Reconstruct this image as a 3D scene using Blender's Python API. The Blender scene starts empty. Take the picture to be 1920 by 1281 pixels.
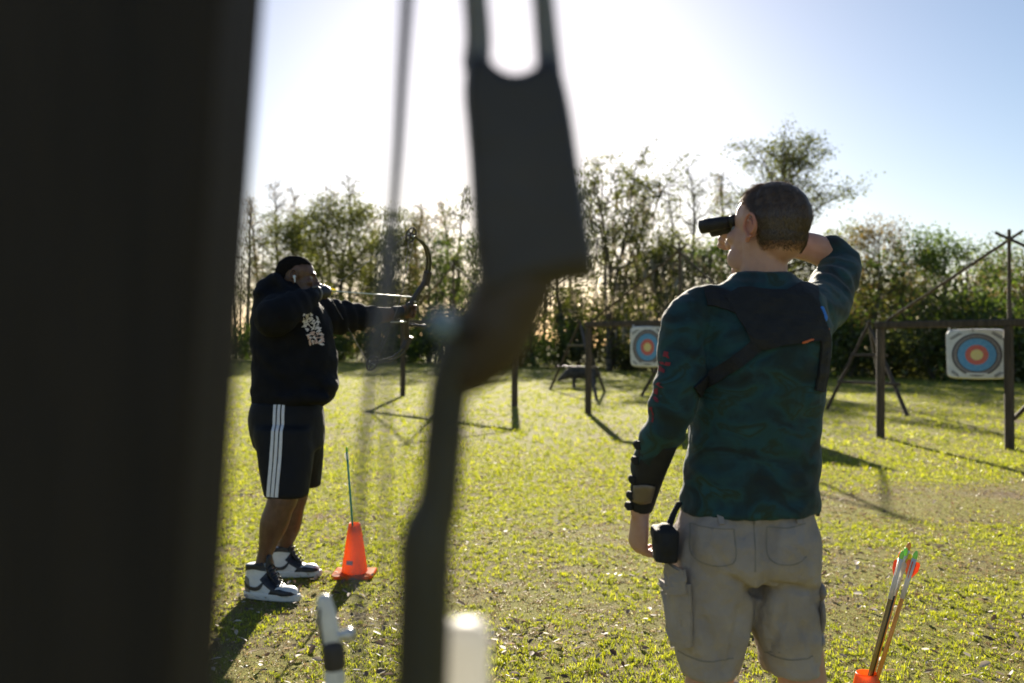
import bpy, math, random
import numpy as np
from mathutils import Vector, Matrix, noise
from mathutils.bvhtree import BVHTree

# ------------------------------------------------------------------ camera, sky, sun, exposure
scene = bpy.context.scene
COL = scene.collection
CAMZ, FPX, HX, HY = 1.38, 1866.7, 960.0, 650.0
cam_data = bpy.data.cameras.new("camera")
cam_data.lens = 35.0; cam_data.sensor_width = 36.0
cam_data.clip_start = 0.02; cam_data.clip_end = 6000
cam_data.dof.use_dof = True
cam_data.dof.focus_distance = 3.3
cam_data.dof.aperture_fstop = 3.1
cam = bpy.data.objects.new("camera", cam_data); COL.objects.link(cam)
cam.location = (0, 0, CAMZ)
cam.rotation_euler = (math.radians(90) + math.atan((HY - 640.5) / FPX), 0, 0)
scene.camera = cam

SUN_EL = math.atan((HY - 78.0) / FPX)
SUN_AZ = 0.0                       # straight ahead of the camera (+Y)
world = bpy.data.worlds.new("World"); scene.world = world
world.use_nodes = True
wn = world.node_tree
sky = wn.nodes.new("ShaderNodeTexSky"); sky.sky_type = 'NISHITA'
sky.sun_disc = False
sky.sun_elevation = SUN_EL; sky.sun_rotation = SUN_AZ
sky.altitude = 0.0; sky.air_density = 1.0; sky.dust_density = 0.38; sky.ozone_density = 4.0
bg = wn.nodes["Background"]; bg.inputs[1].default_value = 0.05
wb = wn.nodes.new("ShaderNodeMixRGB"); wb.blend_type = 'MULTIPLY'; wb.inputs[0].default_value = 1.0; wb.inputs[2].default_value = (1.0, .86, .78, 1)   # white balance of the hazy winter sky
wn.links.new(sky.outputs[0], wb.inputs[1]); wn.links.new(wb.outputs[0], bg.inputs[0])
sun_data = bpy.data.lights.new("sun", 'SUN'); sun_data.energy = 5.0
sun_data.angle = math.radians(0.53); sun_data.color = (1.0, 0.90, 0.74)
sun = bpy.data.objects.new("sun", sun_data); COL.objects.link(sun)
sun.rotation_euler = (-(math.radians(90) - SUN_EL), 0, 0)
sun.location = (0, 60, 40)
scene.view_settings.view_transform = 'Standard'; scene.view_settings.look = 'None'
scene.view_settings.gamma = 1.0; scene.view_settings.use_curve_mapping = False
scene.view_settings.exposure = 1.63
scene.cycles.use_denoising = True
scene.cycles.max_bounces = 8; scene.cycles.transparent_max_bounces = 8
scene.cycles.diffuse_bounces = 3; scene.cycles.glossy_bounces = 3; scene.cycles.transmission_bounces = 4

rng = np.random.default_rng(7)
random.seed(7)

# ------------------------------------------------------------------ helpers
def P(x, y, D):
    """world point that sits at photo pixel x, y at depth D metres"""
    return np.array([(x - HX) / FPX * D, D, CAMZ + (HY - y) / FPX * D])
def R(px, D): return px * D / FPX
def nrm(v):
    v = np.asarray(v, float); l = np.linalg.norm(v)
    return v / l if l > 1e-9 else v

WL = {}
def thing(name, label, cat, loc=(0, 0, 0), group=None):
    o = bpy.data.objects.new(name, None); COL.objects.link(o)
    o.empty_display_size = 0.1
    o.location = tuple(map(float, loc)); o["label"] = label; o["category"] = cat
    if group: o["group"] = group
    WL[o.name] = np.array(loc, float)
    return o
def tag(o, label=None, cat=None, group=None, kind=None):
    if label: o["label"] = label
    if cat: o["category"] = cat
    if group: o["group"] = group
    if kind: o["kind"] = kind
    return o
def mk_mesh(name, geo, mats, smooth=False):
    v, f = geo
    v = np.asarray(v, np.float32)
    me = bpy.data.meshes.new(name)
    if isinstance(f, np.ndarray):
        k = f.shape[1]
        me.vertices.add(len(v)); me.vertices.foreach_set("co", v.ravel())
        me.loops.add(f.size); me.loops.foreach_set("vertex_index", f.astype(np.int32).ravel())
        me.polygons.add(len(f)); me.polygons.foreach_set("loop_start", np.arange(0, f.size, k, dtype=np.int32))
        me.update(calc_edges=True)
    else:
        me.from_pydata(v.tolist(), [], f); me.update()
    for m in (mats if isinstance(mats, (list, tuple)) else [mats]):
        if m: me.materials.append(m)
    if smooth:
        me.polygons.foreach_set("use_smooth", np.ones(len(me.polygons), bool))
    return me
def mk(name, geo, mat, parent=None, smooth=False, origin=None):
    """one mesh object; geo is in world coordinates"""
    if isinstance(geo, bpy.types.Mesh):
        me = geo
        v = np.empty(len(me.vertices) * 3, np.float32); me.vertices.foreach_get("co", v); v = v.reshape(-1, 3)
        off = WL[parent.name] if parent else (origin if origin is not None else np.zeros(3))
        me.vertices.foreach_set("co", (v - off).astype(np.float32).ravel()); me.update()
        if mat and not me.materials: me.materials.append(mat)
        if smooth: me.polygons.foreach_set("use_smooth", np.ones(len(me.polygons), bool))
    else:
        off = WL[parent.name] if parent else (np.array(origin, float) if origin is not None else np.zeros(3))
        me = mk_mesh(name, (np.asarray(geo[0], float) - off, geo[1]), mat, smooth)
    o = bpy.data.objects.new(name, me); COL.objects.link(o)
    if parent is not None: o.parent = parent
    else: o.location = tuple(map(float, off))
    WL[o.name] = np.array(off, float)
    return o
def merge(parts):
    vs, fs, n = [], [], 0
    for v, f in parts:
        vs.append(np.asarray(v, float)); fs += [tuple(int(i) + n for i in q) for q in f]; n += len(v)
    return np.vstack(vs), fs
def catmull(pts, sub):
    pts = np.asarray(pts, float)
    if len(pts) < 3 or sub <= 1: return pts
    p = np.vstack([2 * pts[0] - pts[1], pts, 2 * pts[-1] - pts[-2]])
    out = []
    for i in range(1, len(p) - 2):
        for t in np.arange(sub) / sub:
            a, b, c, d = p[i - 1], p[i], p[i + 1], p[i + 2]
            out.append(0.5 * (2 * b + (c - a) * t + (2 * a - 5 * b + 4 * c - d) * t * t + (3 * b - a - 3 * c + d) * t ** 3))
    out.append(pts[-1])
    return np.array(out)
def frames(c):
    t = np.gradient(c, axis=0); t /= np.linalg.norm(t, axis=1)[:, None] + 1e-12
    ref = np.array([0, 0, 1.0]) if abs(t[0][2]) < 0.9 else np.array([0, 1.0, 0])
    n = nrm(np.cross(t[0], ref)); N = []
    for ti in t:
        n = nrm(n - ti * np.dot(n, ti)); N.append(n)
    N = np.array(N)
    return t, N, np.cross(t, N)
def tube(pts, rads, n=12, sub=4, round_caps=True, flat=None):
    """tapered tube through points; flat=(k) squashes second axis"""
    pr = np.column_stack([np.asarray(pts, float), np.asarray(rads if np.ndim(rads) else [rads] * len(pts), float)])
    pr = catmull(pr, sub); c, r = pr[:, :3], np.maximum(pr[:, 3], 1e-4)
    if round_caps:
        t0, t1 = nrm(c[0] - c[1]), nrm(c[-1] - c[-2])
        pre = [(c[0] + t0 * r[0] * k, r[0] * s) for k, s in ((.95, .3), (.7, .71), (.38, .92))]
        post = [(c[-1] + t1 * r[-1] * k, r[-1] * s) for k, s in ((.38, .92), (.7, .71), (.95, .3))]
        c = np.vstack([[a for a, _ in pre], c, [a for a, _ in post]])
        r = np.concatenate([[b for _, b in pre], r, [b for _, b in post]])
    t, N, B = frames(c)
    a = np.linspace(0, 2 * np.pi, n, endpoint=False)
    k = 1.0 if flat is None else flat
    v = c[:, None, :] + r[:, None, None] * (np.cos(a)[None, :, None] * N[:, None, :] + k * np.sin(a)[None, :, None] * B[:, None, :])
    return ring_mesh(v)
def ring_mesh(v):
    m, n, _ = v.shape
    f = []
    for i in range(m - 1):
        for j in range(n):
            k = (j + 1) % n
            f.append((i * n + j, i * n + k, (i + 1) * n + k, (i + 1) * n + j))
    f.append(tuple(range(n - 1, -1, -1))); f.append(tuple((m - 1) * n + j for j in range(n)))
    return v.reshape(-1, 3), f
def loft(rings, n=28, e=2.0, sub=3, yaw=0.0):
    """rings: (cx, cy, cz, rx, ry) -> horizontal superellipse loft, smoothed along its length"""
    q = catmull(np.array(rings, float), sub)
    a = np.linspace(0, 2 * np.pi, n, endpoint=False)
    ca, sa = np.cos(a), np.sin(a)
    ux = np.sign(ca) * np.abs(ca) ** (2 / e); uy = np.sign(sa) * np.abs(sa) ** (2 / e)
    cy_, sy_ = math.cos(yaw), math.sin(yaw)
    x = q[:, 3:4] * ux; y = q[:, 4:5] * uy
    v = np.stack([q[:, 0:1] + x * cy_ - y * sy_, q[:, 1:2] + x * sy_ + y * cy_, np.repeat(q[:, 2:3], n, 1)], -1)
    return ring_mesh(v)
def ell(c, r, rot=None, n=16, m=10):
    u = np.linspace(0, np.pi, m + 1)[1:-1]; a = np.linspace(0, 2 * np.pi, n, endpoint=False)
    v = np.stack([np.sin(u)[:, None] * np.cos(a), np.sin(u)[:, None] * np.sin(a), np.repeat(np.cos(u)[:, None], n, 1)], -1) * np.asarray(r)
    if rot is not None: v = v @ np.asarray(rot).T
    v = v + np.asarray(c)
    g = ring_mesh(v); return g
def bar(p0, p1, w, h=None, up=None, ch=0.18):
    """chamfered rectangular timber from p0 to p1"""
    h = h or w
    p0, p1 = np.asarray(p0, float), np.asarray(p1, float); t = nrm(p1 - p0)
    up = np.array([0, 0, 1.0]) if up is None else np.asarray(up, float)
    if abs(np.dot(up, t)) > 0.98: up = np.array([0, 1.0, 0])
    s = nrm(np.cross(t, up)); u = np.cross(s, t)
    a, b = w / 2, h / 2; c = min(a, b) * ch * 2
    prof = [(a - c, -b), (a, -b + c), (a, b - c), (a - c, b), (-a + c, b), (-a, b - c), (-a, -b + c), (-a + c, -b)]
    prof2 = [(x * .96, y * .96) for x, y in prof]
    L = np.linalg.norm(p1 - p0); e = min(w, h) * .06
    v = np.array([[p0 + t * d + s * x + u * y for x, y in pr] for d, pr in ((0, prof2), (e, prof), (L - e, prof), (L, prof2))])
    return ring_mesh(v)
def extrude_poly(pts, thick, axis_pt=None, bevel=0.15):
    """closed outline (world points, roughly planar) given thickness along +Y with softened edges"""
    p = np.asarray(pts, float); c = p.mean(0); n = len(p)
    y = np.array([0, thick / 2, 0])
    ins = c + (p - c) * (1 - bevel)
    v = np.stack([ins - y, p - y * .55, p + y * .55, ins + y])
    return ring_mesh(v)
def basis_map(geo, o, X, Y, Z):
    v, f = geo
    return np.asarray(v) @ np.array([X, Y, Z]) + np.asarray(o), f
def remeshed(parts, voxel, smooth=6, fac=0.5):
    v, f = merge(parts)
    me = bpy.data.meshes.new("tmp"); me.from_pydata(v.tolist(), [], f); me.update()
    o = bpy.data.objects.new("tmp", me); COL.objects.link(o)
    m = o.modifiers.new("r", 'REMESH'); m.mode = 'VOXEL'; m.voxel_size = voxel; m.adaptivity = 0
    if smooth:
        s = o.modifiers.new("s", 'SMOOTH'); s.factor = fac; s.iterations = smooth
    dg = bpy.context.evaluated_depsgraph_get(); dg.update()
    out = bpy.data.meshes.new_from_object(o.evaluated_get(dg))
    bpy.data.objects.remove(o); bpy.data.meshes.remove(me)
    return out
def mverts(me):
    v = np.empty(len(me.vertices) * 3, np.float32); me.vertices.foreach_get("co", v); return v.reshape(-1, 3).astype(float)
def mnormals(me):
    v = np.empty(len(me.vertices) * 3, np.float32); me.vertices.foreach_get("normal", v); return v.reshape(-1, 3).astype(float)
def set_verts(me, v): me.vertices.foreach_set("co", v.astype(np.float32).ravel()); me.update()
def wrinkle(me, amp, scale, seed=0, stretch=(1, 1, 1), ridged=True):
    v, n = mverts(me), mnormals(me)
    st = np.array(stretch) * scale
    d = np.array([noise.noise(Vector(p * st + seed)) * 1.0 + 0.5 * noise.noise(Vector(p * st * 2.1 + seed + 9)) for p in v])
    if ridged: d = 0.55 - np.abs(d) * 1.6
    set_verts(me, v + n * (d * amp)[:, None])
def bvh_of(me): return BVHTree.FromPolygons([tuple(x) for x in mverts(me)], [tuple(p.vertices) for p in me.polygons])
def project_patch(tree, top, bot, nu, nv, off, direction=(0, 1, 0), start=-1.0, thick=0.004):
    """grid between two world polylines, laid on a surface along a direction; closed thin shell"""
    top, bot = catmull(top, 8), catmull(bot, 8)
    def samp(c, t):
        s = np.concatenate([[0], np.cumsum(np.linalg.norm(np.diff(c, axis=0), axis=1))]); s /= s[-1]
        return np.array([np.interp(t, s, c[:, k]) for k in range(3)]).T
    A, B = samp(top, np.linspace(0, 1, nu)), samp(bot, np.linspace(0, 1, nu))
    d = Vector(nrm(direction)); out = np.zeros((nv, nu, 3)); hit = np.zeros((nv, nu), bool)
    for j in range(nv):
        w = j / (nv - 1)
        for i in range(nu):
            p = A[i] * (1 - w) + B[i] * w
            loc, nor, idx, dist = tree.ray_cast(Vector(p) + d * start, d, 3.0)
            if loc is None:
                loc, nor, idx, dist = tree.find_nearest(Vector(p))
            if nor.dot(d) > 0: nor = -nor
            out[j, i] = np.array(loc) + np.array(nor) * off; hit[j, i] = True
    return shell_grid(out, thick)
def shell_grid(g, thick):
    m, n, _ = g.shape
    du = np.gradient(g, axis=1); dv = np.gradient(g, axis=0)
    nn = np.cross(du, dv); nn /= np.linalg.norm(nn, axis=2)[..., None] + 1e-12
    if nn[:, :, 1].mean() > 0: nn = -nn
    a, b = g + nn * thick * .5, g - nn * thick * .5
    v = np.vstack([a.reshape(-1, 3), b.reshape(-1, 3)]); N = m * n; f = []
    for i in range(m - 1):
        for j in range(n - 1):
            q = (i * n + j, i * n + j + 1, (i + 1) * n + j + 1, (i + 1) * n + j)
            f.append(q); f.append(tuple(N + k for k in q[::-1]))
    edge = [j for j in range(n)] + [i * n + n - 1 for i in range(1, m)] + [(m - 1) * n + j for j in range(n - 2, -1, -1)] + [i * n for i in range(m - 2, 0, -1)]
    for a_, b_ in zip(edge, edge[1:] + edge[:1]): f.append((b_, a_, N + a_, N + b_))
    return v, f

# ------------------------------------------------------------------ materials
def mat(name, c1, c2=None, rough=0.7, scale=12.0, bump=0.0, bscale=60.0, metal=0.0, stretch=None, spec=0.5, sss=0.0, sheen=0.0, detail=5, lo=.35, hi=.65):
    m = bpy.data.materials.new(name); m.use_nodes = True
    nt = m.node_tree; N = nt.nodes; L = nt.links
    b = N["Principled BSDF"]; b.inputs["Roughness"].default_value = rough; b.inputs["Metallic"].default_value = metal
    b.inputs["Specular IOR Level"].default_value = spec
    if sheen: b.inputs["Sheen Weight"].default_value = sheen; b.inputs["Sheen Roughness"].default_value = .4
    if sss:
        b.inputs["Subsurface Weight"].default_value = sss; b.inputs["Subsurface Radius"].default_value = (1.0, .35, .2); b.inputs["Subsurface Scale"].default_value = .012
    tc = N.new("ShaderNodeTexCoord"); src = tc.outputs["Object"]
    if stretch:
        mp = N.new("ShaderNodeMapping"); mp.inputs["Scale"].default_value = stretch; L.new(src, mp.inputs[0]); src = mp.outputs[0]
    c2 = c2 or tuple(x * .8 for x in c1)
    no = N.new("ShaderNodeTexNoise"); no.inputs["Scale"].default_value = scale; no.inputs["Detail"].default_value = detail; L.new(src, no.inputs["Vector"])
    cr = N.new("ShaderNodeValToRGB"); cr.color_ramp.elements[0].position = lo; cr.color_ramp.elements[1].position = hi
    cr.color_ramp.elements[0].color = (*c1, 1); cr.color_ramp.elements[1].color = (*c2, 1)
    L.new(no.outputs["Fac"], cr.inputs[0]); L.new(cr.outputs[0], b.inputs["Base Color"])
    if bump:
        n2 = N.new("ShaderNodeTexNoise"); n2.inputs["Scale"].default_value = bscale; n2.inputs["Detail"].default_value = 6; L.new(src, n2.inputs["Vector"])
        bp = N.new("ShaderNodeBump"); bp.inputs["Strength"].default_value = bump; bp.inputs["Distance"].default_value = .01
        L.new(n2.outputs["Fac"], bp.inputs["Height"]); L.new(bp.outputs[0], b.inputs["Normal"])
    return m
def leaf_mat(name, cols, trans=0.45, rough=.5, tint=(1.25, 1.2, .55), gloss=.04, attr=None):
    """leaf or grass: colour varies from piece to piece, light shines through"""
    m = bpy.data.materials.new(name); m.use_nodes = True
    nt = m.node_tree; N = nt.nodes; L = nt.links
    N.remove(N["Principled BSDF"]); out = N["Material Output"]
    g = N.new("ShaderNodeNewGeometry"); cr = N.new("ShaderNodeValToRGB"); at = N.new("ShaderNodeAttribute") if attr else None
    if attr: at.attribute_name = attr
    L.new(at.outputs["Fac"] if attr else g.outputs["Random Per Island"], cr.inputs[0])
    e = cr.color_ramp.elements
    for i, (p, c) in enumerate(cols):
        x = e[i] if i < 2 else e.new(p)
        x.position = p; x.color = (*c, 1)
    d = N.new("ShaderNodeBsdfDiffuse"); t = N.new("ShaderNodeBsdfTranslucent"); s = N.new("ShaderNodeBsdfGlossy"); s.inputs["Roughness"].default_value = rough
    mu = N.new("ShaderNodeMixRGB"); mu.blend_type = 'MULTIPLY'; mu.inputs[0].default_value = 1; mu.inputs[2].default_value = (*tint, 1)
    L.new(cr.outputs[0], d.inputs[0]); L.new(cr.outputs[0], mu.inputs[1]); L.new(mu.outputs[0], t.inputs[0])
    a = N.new("ShaderNodeMixShader"); a.inputs[0].default_value = trans; L.new(d.outputs[0], a.inputs[1]); L.new(t.outputs[0], a.inputs[2])
    b = N.new("ShaderNodeMixShader"); b.inputs[0].default_value = gloss; L.new(a.outputs[0], b.inputs[1]); L.new(s.outputs[0], b.inputs[2])
    L.new(b.outputs[0], out.inputs[0])
    return m

M = {}
M['timber'] = mat('timber', (.045, .032, .022), (.09, .066, .045), .8, 6, .5, 40, stretch=(4, 4, .6))
M['timber_dark'] = mat('timber_dark', (.022, .016, .012), (.045, .032, .022), .85, 5, .6, 50, stretch=(6, 6, .5))
M['pole'] = mat('pole', (.07, .05, .035), (.12, .09, .06), .8, 8, .4, 60)
M['rail_metal'] = mat('rail_metal', (.10, .09, .08), (.16, .14, .12), .32, 20, .1, 90, metal=.6)
M['bark'] = mat('bark', (.075, .058, .042), (.16, .13, .10), .9, 3, .6, 12, stretch=(3, 3, .7))
M['bark_pale'] = mat('bark_pale', (.15, .125, .10), (.26, .23, .19), .9, 3, .6, 12, stretch=(3, 3, .7))
# ------------------------------------------------------------------ the ground
def ground_material():
    m = bpy.data.materials.new("lawn_soil"); m.use_nodes = True
    nt = m.node_tree; N = nt.nodes; L = nt.links; b = N["Principled BSDF"]; b.inputs["Roughness"].default_value = .95; b.inputs["Specular IOR Level"].default_value = .1
    tc = N.new("ShaderNodeTexCoord")
    def nz(s, d=5, rough=.6):
        n = N.new("ShaderNodeTexNoise"); n.inputs["Scale"].default_value = s; n.inputs["Detail"].default_value = d; n.inputs["Roughness"].default_value = rough
        L.new(tc.outputs["Object"], n.inputs["Vector"]); return n.outputs["Fac"]
    def ramp(src, p0, c0, p1, c1):
        r = N.new("ShaderNodeValToRGB"); e = r.color_ramp.elements; e[0].position = p0; e[1].position = p1; e[0].color = (*c0, 1); e[1].color = (*c1, 1); L.new(src, r.inputs[0]); return r.outputs[0]
    straw = ramp(nz(150, 8, .8), .38, (.030, .020, .012), .64, (.36, .27, .145))
    green = ramp(nz(90, 6, .75), .37, (.09, .095, .012), .64, (.36, .34, .045))
    mask = ramp(nz(.9, 7, .7), .34, (0, 0, 0), .54, (1, 1, 1))
    mx = N.new("ShaderNodeMixRGB"); L.new(mask, mx.inputs[0]); L.new(straw, mx.inputs[1]); L.new(green, mx.inputs[2])
    L.new(mx.outputs[0], b.inputs["Base Color"])
    bp = N.new("ShaderNodeBump"); bp.inputs["Strength"].default_value = .8; bp.inputs["Distance"].default_value = .03
    L.new(nz(70, 6, .7), bp.inputs["Height"]); L.new(bp.outputs[0], b.inputs["Normal"])
    return m
M['ground'] = ground_material()
S = 2500.0
def ground_grid():
    xs = np.concatenate([[-S, -400], np.linspace(-120, 120, 61), [400, S]]); ys = np.concatenate([[-S, -200], np.linspace(-20, 200, 61), [500, S]])
    X, Y = np.meshgrid(xs, ys)
    v = np.stack([X.ravel(), Y.ravel(), np.zeros(X.size)], -1); n = len(xs)
    f = np.array([[j * n + i, j * n + i + 1, (j + 1) * n + i + 1, (j + 1) * n + i] for j in range(len(ys) - 1) for i in range(n - 1)])
    return v, f
tag(mk('ground', ground_grid(), M['ground']), 'short sunlit lawn of the archery field', None, kind='structure')

# bare worn patches of the lawn: centre x, y, radius x, radius y, strength
BARE = [(3.6, 8.6, 1.7, .9, .95), (5.2, 9.3, 2.0, .8, .8), (1.2, 5.0, 1.2, .5, .5), (2.2, 6.3, 1.6, .5, .55), (-.2, 5.2, 1.5, .55, .45), (-1.2, 4.4, .8, .5, .5), (2.8, 4.3, 1.2, .4, .45), (.9, 7.3, 1.6, .4, .3)]
def fbm2(x, y, s, seed):
    """cheap smooth value noise"""
    r = np.random.default_rng(seed); T = r.random((64, 64)); out = np.zeros_like(x); amp = 1.0; tot = 0
    for k in range(4):
        u, v = x * s * 2 ** k + 13.7 * k, y * s * 2 ** k + 7.1 * k
        i, j = np.floor(u).astype(int), np.floor(v).astype(int); fu, fv = u - i, v - j
        fu, fv = fu * fu * (3 - 2 * fu), fv * fv * (3 - 2 * fv)
        g = lambda a, b: T[a % 64, b % 64]
        out += amp * ((g(i, j) * (1 - fu) + g(i + 1, j) * fu) * (1 - fv) + (g(i, j + 1) * (1 - fu) + g(i + 1, j + 1) * fu) * fv); tot += amp; amp *= .6
    return out / tot
def blades(n, d0, d1, h, w, power, seed, green_bias, name, label, fade):
    r = np.random.default_rng(seed)
    per = 6; nt_ = n // per
    u = r.random(nt_)
    # depth distribution with density ~ D^-power per square metre
    k = 2 - power
    D = (d0 ** k + u * (d1 ** k - d0 ** k)) ** (1 / k)
    X = (r.random(nt_) * 2 - 1) * (.60 * D + .8)
    ttone = r.random(nt_); tsz = .55 + .9 * r.random(nt_) ** 1.5               # each tuft has its own tone and size
    D, X, ttone, tsz = (np.repeat(q_, per) for q_ in (D, X, ttone, tsz)); n = len(D)
    sg = .008 * np.clip(D / 6, 1, 5)
    X = X + r.normal(size=n) * sg; D = D + r.normal(size=n) * sg; Y = D
    clump = fbm2(X, Y, 1.6, 3); fine = fbm2(X, Y, 9.0, 5)
    bare = np.zeros(n)
    for cx, cy, rx, ry, s in BARE:
        bare = np.maximum(bare, s * np.exp(-(((X - cx) / rx) ** 2 + ((Y - cy) / ry) ** 2) ** 1.5))
    g = clump * .46 + fine * .66 + green_bias - bare * .45           # how green it is here
    keep = r.random(n) < np.clip(.75 + (g - .42) * 3.2, .62, 1.0) * fade(D)
    X, Y, D, g, bare, ttone, tsz = X[keep], Y[keep], D[keep], g[keep], bare[keep], ttone[keep], tsz[keep]; n = len(X)
    dry = (.3 * r.random(n) + .7 * ((ttone * 7.31) % 1)) > np.clip((g - .33) * 2.5, .06, .96)
    tone = np.clip(.62 * ttone + .38 * r.random(n), 0, 1)
    H = h * (.35 + r.random(n) * .8) * np.where(dry, .7, 1) * (1 - .4 * bare) * (1 + .5 * np.clip(g - .55, 0, .4))
    H *= np.clip(D / 9, 1, 1.25) * tsz
    W = w * (.6 + .7 * r.random(n)) * np.clip(D / 6, 1, 8) ** .75
    az = r.random(n) * 2 * np.pi; lean = (.2 + r.random(n) * .9) * np.where(dry, 1.7, 1)
    la = r.random(n) * 2 * np.pi
    sx, sy = np.cos(az) * W / 2, np.sin(az) * W / 2
    lx, ly = np.cos(la) * lean * H, np.sin(la) * lean * H
    Z = np.zeros(n)
    b0 = np.stack([X - sx, Y - sy, Z], -1); b1 = np.stack([X + sx, Y + sy, Z], -1)
    m0 = np.stack([X - sx * .8 + lx * .35, Y - sy * .8 + ly * .35, H * .62], -1); m1 = np.stack([X + sx * .8 + lx * .35, Y + sy * .8 + ly * .35, H * .62], -1)
    tp = np.stack([X + lx, Y + ly, H * (1.0 - .28 * np.minimum(lean, 1.6))], -1)
    def build(sel, nm, material, lab, cat):
        k_ = sel.sum(); v = np.stack([b0[sel], b1[sel], m1[sel], m0[sel], tp[sel]], 1).reshape(-1, 3)
        i = np.arange(k_)[:, None] * 5
        me = bpy.data.meshes.new(nm)
        q = i + np.array([[0, 1, 2, 3]]); t = i + np.array([[3, 2, 4]])
        loops = np.concatenate([q.ravel(), t.ravel()]).astype(np.int32)
        starts = np.concatenate([np.arange(k_) * 4, k_ * 4 + np.arange(k_) * 3]).astype(np.int32)
        me.vertices.add(len(v)); me.vertices.foreach_set("co", v.astype(np.float32).ravel())
        me.loops.add(len(loops)); me.loops.foreach_set("vertex_index", loops)
        me.polygons.add(2 * k_); me.polygons.foreach_set("loop_start", starts)
        me.update(calc_edges=True); me.materials.append(material)
        at_ = me.attributes.new('tone', 'FLOAT', 'POINT'); at_.data.foreach_set('value', np.repeat(tone[sel], 5).astype(np.float32))
        o = bpy.data.objects.new(nm, me); COL.objects.link(o); WL[o.name] = np.zeros(3)
        tag(o, lab, cat, kind='stuff')
    build(~dry, name, M['grass'], label, 'grass')
    build(dry, name.replace('grass', 'straw'), M['straw'], label.replace('green', 'dry straw coloured'), 'dry grass')
M['grass'] = leaf_mat('grass_blade', [(0, (.11, .135, .011)), (1, (.54, .51, .065)), (.5, (.25, .285, .025)), (.8, (.41, .42, .045))], .62, .38, (1.28, 1.26, .42), gloss=.06, attr='tone')
M['straw'] = leaf_mat('straw_blade', [(0, (.07, .045, .025)), (1, (.66, .55, .36)), (.5, (.26, .19, .10)), (.8, (.48, .38, .22))], .4, .4, (1.1, 1.0, .8), gloss=.07, attr='tone')
blades(620000, 2.6, 15.0, .023, .0036, 1.2, 11, .10, 'near_grass', 'short green grass blades of the near lawn', lambda D: np.clip((15 - D) / 7, 0, 1))
blades(270000, 7.5, 95.0, .038, .0052, 1.7, 12, .30, 'far_grass', 'green grass of the lawn further out, running to the trees', lambda D: np.clip((D - 7.5) / 7, 0, 1))

# fallen leaves
def litter(n, seed):
    r = np.random.default_rng(seed)
    D = (2.8 ** .6 + r.random(n) * (18 ** .6 - 2.8 ** .6)) ** (1 / .6); X = (r.random(n) * 2 - 1) * (.6 * D + .8)
    keep = r.random(n) < np.clip(.25 + 1.6 * (fbm2(X, D, 1.1, 21) - .38), .1, 1); X, D = X[keep], D[keep]; n = len(X)
    L = .009 + .022 * r.random(n) ** 1.8; W = L * (.3 + .25 * r.random(n)); a = r.random(n) * 6.283
    d = np.stack([np.cos(a), np.sin(a), (r.random(n) - .3) * .7], -1); s = np.stack([-np.sin(a), np.cos(a), (r.random(n) - .5) * .9], -1)
    c = np.stack([X, D, .016 + .02 * r.random(n)], -1); z = np.array([0, 0, 1.0])
    cup = (r.random(n) * .35 * L)[:, None] * z
    p = [c - d * L[:, None], c - d * (.3 * L)[:, None] + s * W[:, None] + cup, c + d * (.45 * L)[:, None] + s * (W * .8)[:, None] + cup, c + d * L[:, None] + cup * .4,
         c + d * (.45 * L)[:, None] - s * (W * .8)[:, None] + cup, c - d * (.3 * L)[:, None] - s * W[:, None] + cup]
    v = np.stack(p, 1).reshape(-1, 3); i = np.arange(n)[:, None] * 6
    f = np.vstack([i + np.array([[0, 1, 2, 3]]), i + np.array([[0, 3, 4, 5]])])
    v[:, 2] = np.maximum(v[:, 2], .005)
    return v, f
M['leaf_dry'] = leaf_mat('dry_leaf', [(0, (.05, .03, .02)), (1, (.68, .60, .51)), (.3, (.18, .12, .08)), (.6, (.42, .33, .25))], .3, .5, (1.1, 1, .85), gloss=.05)
tag(mk('leaf_litter', litter(21000, 5), M['leaf_dry']), 'pale dry leaves strewn over the near grass', 'leaf litter', kind='stuff')

# ------------------------------------------------------------------ trees
def branch_tubes(polys, n=5):
    vs, fs, o = [], [], 0
    a = np.linspace(0, 2 * np.pi, n, endpoint=False)
    for c, r in polys:
        c = np.asarray(c); r = np.asarray(r)
        t, N_, B = frames(c)
        v = c[:, None, :] + r[:, None, None] * (np.cos(a)[None, :, None] * N_[:, None, :] + np.sin(a)[None, :, None] * B[:, None, :])
        m = len(c); vs.append(v.reshape(-1, 3))
        i, j = np.meshgrid(np.arange(m - 1), np.arange(n), indexing='ij'); k = (j + 1) % n
        fs.append(np.stack([i * n + j, i * n + k, (i + 1) * n + k, (i + 1) * n + j], -1).reshape(-1, 4) + o); o += m * n
    return np.vstack(vs), np.vstack(fs)
def leaf_quads(c, r, size, up=.3):
    n = len(c)
    d = r.normal(size=(n, 3)); d /= np.linalg.norm(d, axis=1)[:, None]
    q = r.normal(size=(n, 3)); s = np.cross(d, q); s /= np.linalg.norm(s, axis=1)[:, None]
    L = (size * (.55 + .9 * r.random(n)))[:, None]
    v = np.stack([c - d * L * .5, c + s * L * .30, c + d * L * .5, c - s * L * .30], 1).reshape(-1, 3)
    return v, np.arange(n)[:, None] * 4 + np.array([[0, 1, 2, 3]])
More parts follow.
